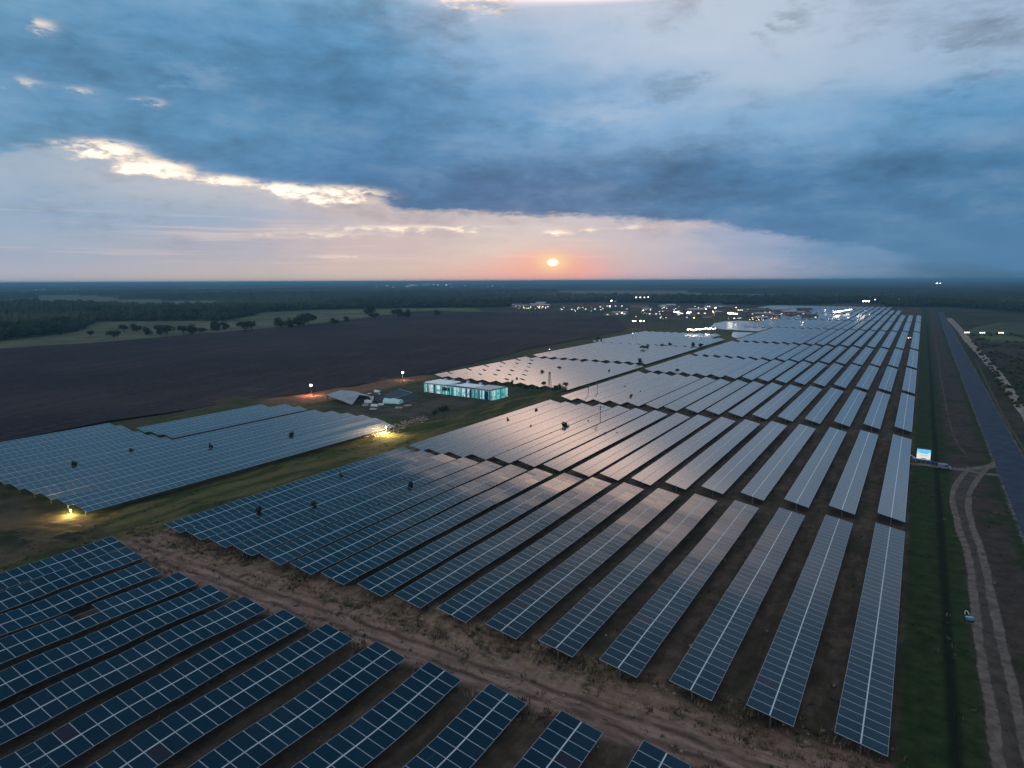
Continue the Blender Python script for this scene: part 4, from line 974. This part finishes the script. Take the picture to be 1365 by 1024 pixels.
# lamps: (px, py of the lamp, radius in photo px, material, height, label, group, heads)
LG = [
 (848,396.5,1.6,E_WHITE,16,'row of four floodlights beyond the works','masts with floodlights',1),(853.5,396.5,1.6,E_WHITE,16,'second of the four floodlights beyond the works','masts with floodlights',1),(859,396.5,1.4,E_WHITE,16,'third of the four floodlights beyond the works','masts with floodlights',1),(864,396,1.5,E_WHITE,16,'last of the four floodlights beyond the works','masts with floodlights',1),
 (815,401,1.6,E_HOT,14,'bright lamp behind the field beside the tall thin mast','masts with floodlights',1),(820,402,.9,E_COOL,12,'dimmer lamp right of the bright one by the thin mast','masts with floodlights',1),
 (844,428,1.8,E_HOT,7,'left lamp of the bright cluster at the field end','field end lamps',1),(847,428,1.4,E_HOT,7,'second lamp of the bright cluster at the field end','field end lamps',1),(853.5,428,1.9,E_HOT,7,'third lamp of the bright cluster at the field end','field end lamps',1),(858,428,1.2,E_HOT,7,'right lamp of the bright cluster at the field end','field end lamps',1),
 (843.5,444.5,1.0,E_WHITE,5,'lamp at the far corner of the centre block','field end lamps',1),(847.5,443.8,.7,E_WHITE,5,'second lamp at the far corner of the centre block','field end lamps',1),
 (732.5,466,.9,E_HOT,4,'single lamp at the field edge of the centre block','field end lamps',1),
 (688,384,1.0,E_HOT,40,'bright lamp far beyond the forest near the middle of the horizon','far lamps',1),
 (1249,378.3,2.0,E_HOT,60,'very bright lamp on the horizon at the right','far lamps',1),(1253,378,1.4,E_HOT,60,'second bright lamp on the horizon at the right','far lamps',1),(1258,379.3,.8,E_COOL,50,'small lamp beside the pair on the horizon','far lamps',1),(1343,379.5,.8,E_COOL,50,'lone lamp on the horizon far right','far lamps',1),
 (1151,401.5,1.7,E_HOT,14,'left lamp of the bright trio beyond the farthest block','far lamps',1),(1154.5,401.5,1.7,E_HOT,14,'middle lamp of the bright trio beyond the farthest block','far lamps',1),(1158,401.5,1.6,E_HOT,14,'right lamp of the bright trio beyond the farthest block','far lamps',1),(1166.5,399.5,1.1,E_WHITE,14,'separate lamp right of the trio beyond the farthest block','far lamps',1),
 (1211,450.5,1.1,E_AMB,2.6,'orange lamp between the two rightmost rows far off','amber lamps',1),(1214,450,.8,E_AMB,2.6,'second orange lamp between the two rightmost rows','amber lamps',1),
]
for k in range(10): LG.append((1112.5+k*2.5, 416.3-k*.42, 1.7 if k < 4 else 1.4, E_HOT if k<4 or 5<k<9 else E_WHITE, 5, 'lamp of the glaring slanting row above the farthest block', 'glaring slanting row of lamps', 1))
for k in range(15): LG.append((917+k*2.6, 439.6+rt.uniform(-1.3,1.0)+(k>4)*(-.8), rt.choice((1.2,1.7,2.1)), E_HOT, 5, 'lamp of the glaring row left of the pond', 'glaring row of lamps by the pond', 1))
for k in range(8): LG.append((922+k*3.4, 448.3+k*.15, rt.choice((.5,.9,.7)), E_WHITE, 3, 'lamp of the lower row in front of the pond lights', 'lower row of lamps by the pond', 1))
for k in range(6): LG.append((899+k*2.2, 415.6+k*.5, 1.6 if k<3 else .9, E_HOT, 7, 'lamp of the bright group at the left of the works', 'bright group left in the works', 1))
for k in range(4): LG.append((915.5+k*1.6, 417.6-(k%2)*1.4, 1.3, E_HOT, 7, 'lamp of the second bright group in the works', 'second bright group in the works', 1))
for k in range(6): LG.append((971.5+k*2.2, 417.6+(k>2)*.6, 2.2 if k<3 else 1.3, E_HOT, 8, 'lamp of the brightest group in the works, above the pond', 'brightest group in the works', 1))
for k in range(3): LG.append((984+k*2.6, 413.5, 1.0, E_WHITE, 8, 'lamp above and right of the brightest group', 'lamps right of the brightest group', 1))
for k in range(3):
    for j in range(3): LG.append(((1289,1309.5,1334.5)[k]+(j-1)*2.6, 443.3+(k>0)*.3, 1.05, E_WARM, 3.2, 'yellow lamp of the %s glow in the field right of the road' % ('left','middle','right')[k], '%s yellow lamps in the field' % ('left','middle','right')[k], 1))
for k in range(26): LG.append((500+rt.random()**.8*0+rt.uniform(0,1)*170, 381.5+rt.gauss(0,1.6), rt.choice((.6,.8,.95)), E_WHITE, 25, 'tiny lamp of the distant settlement beyond the forest', 'lamps of the distant settlement', 1))
for k in range(16): LG.append((540+rt.uniform(0,80), 380+rt.uniform(-.8,1.6), rt.choice((.5,.7)), E_HOT, 25, 'tiny lamp of the bright core of the distant settlement', 'lamps of the settlement core', 1))
for k in range(18): LG.append((45+rt.uniform(0,85), 386+rt.uniform(-.7,.7), .5, E_COOL, 16, 'tiny lamp of the pale line of lights in the forest at the far left', 'lamps far left in the forest', 1))
for k in range(14): LG.append((rt.uniform(150,520), rt.uniform(380,389), .4, E_COOL, 18, 'tiny lamp scattered in the forest at the left', 'scattered forest lamps at the left', 1))
for k in range(20): LG.append((rt.uniform(700,1240), rt.uniform(379,399), .45, E_COOL, 18, 'tiny lamp scattered in the forest beyond the works', 'scattered forest lamps beyond the works', 1))
for k in range(18): LG.append((686+rt.uniform(0,44), 410.5+rt.uniform(-2.3,1.2), rt.choice((.5,.8,1.0)), rt.choice((E_WHITE,E_WHITE,E_AMB)), 9, 'lamp of the works at the left end of the lit line', 'lamps at the left end of the works', 1))
for k in range(16): LG.append((744+rt.uniform(0,62), 412+rt.uniform(-2.5,3), rt.choice((.5,.7,.9)), rt.choice((E_WHITE,E_WHITE,E_WARM)), 8, 'lamp of the works behind the ploughed field', 'lamps of the works behind the field', 1))
for k in range(38): LG.append((rt.uniform(808,1000), rt.uniform(408,426), rt.choice((.5,.8,1.0,1.3)), rt.choice((E_WHITE,E_HOT,E_COOL,E_WARM)), 7, 'small lamp scattered through the lit works', 'small lamps through the works', 1))
for k in range(16): LG.append((998+rt.uniform(0,40), 423.5+rt.uniform(-2,3)+k*.1, rt.choice((.5,.8)), E_WARM, 5, 'yellowish lamp along the far side of the pond', 'yellowish lamps behind the pond', 1))
for k in range(40):
    x = rt.uniform(1010,1175); LG.append((x, rt.uniform(413,426 if x>1080 else 436), rt.choice((.5,.7,.9,1.1)), rt.choice((E_COOL,E_WHITE)), 2.8, 'small white lamp among the farthest arrays', 'small white lamps among the farthest arrays', 1))
PROT = {}
for (px, py, r_, em, h, lb, grp, hd) in LG:
    d0 = at(px, min(py+ (h/2 if py > 405 else 0)*0, 1000), h)     # where the sight line meets lamp height
    if h > CAM_H or py < 391:
        d0 = at(px, py+2.2, 0); dist = min(max(d0.length, 1800), 7000); dr = ray(px, py); p = dr*(dist/dr.to_2d().length); z = CAM_H+p.z; base = Vector((p.x, p.y, 0)); h = max(4, z)
    else: base = Vector((d0.x, d0.y, 0)); dist = d0.to_2d().length
    rad = r_*dist/893*(0.42 if r_ < 1.0 else .6)
    key = em.name
    if key not in PROT:
        a = MB(); a.tube((0,0,0),(0,0,1),1,.8,5); b_ = MB(); b_.ball((0,0,0),1,2,sq=.75); PROT[key] = (a.mesh('pole', M_STEEL), b_.mesh('lamp_head', em))
    t = tag(empty('floodlight', base), lb, 'lamp', grp)
    o = link('pole', PROT[key][0], t); w_ = max(.12, rad*.12); o.scale = (w_, w_, h)
    o = link('lamp_head', PROT[key][1], t, (0,0,h)); o.scale = (rad,rad,rad)
print('lamps', len(LG), 'buildings', n_b)

# ------------------------------------------------------------------ haze
hz_ = MB(); hz_.box((0, 0, 23.5), (56000, 56000, 52)); M_HZ = bpy.data.materials.new('haze_air'); M_HZ.use_nodes = True; nt = M_HZ.node_tree; nt.nodes.clear()
pvn = nt.nodes.new('ShaderNodeVolumePrincipled'); pvn.inputs['Density'].default_value = 0.00020; pvn.inputs['Color'].default_value = (0.28, 0.66, 0.95, 1); pvn.inputs['Anisotropy'].default_value = 0.0
oo = nt.nodes.new('ShaderNodeOutputMaterial'); nt.links.new(pvn.outputs[0], oo.inputs['Volume'])
tag(hz_.build('haze', M_HZ), 'bluish evening haze over the plain', 'haze', kind='stuff')
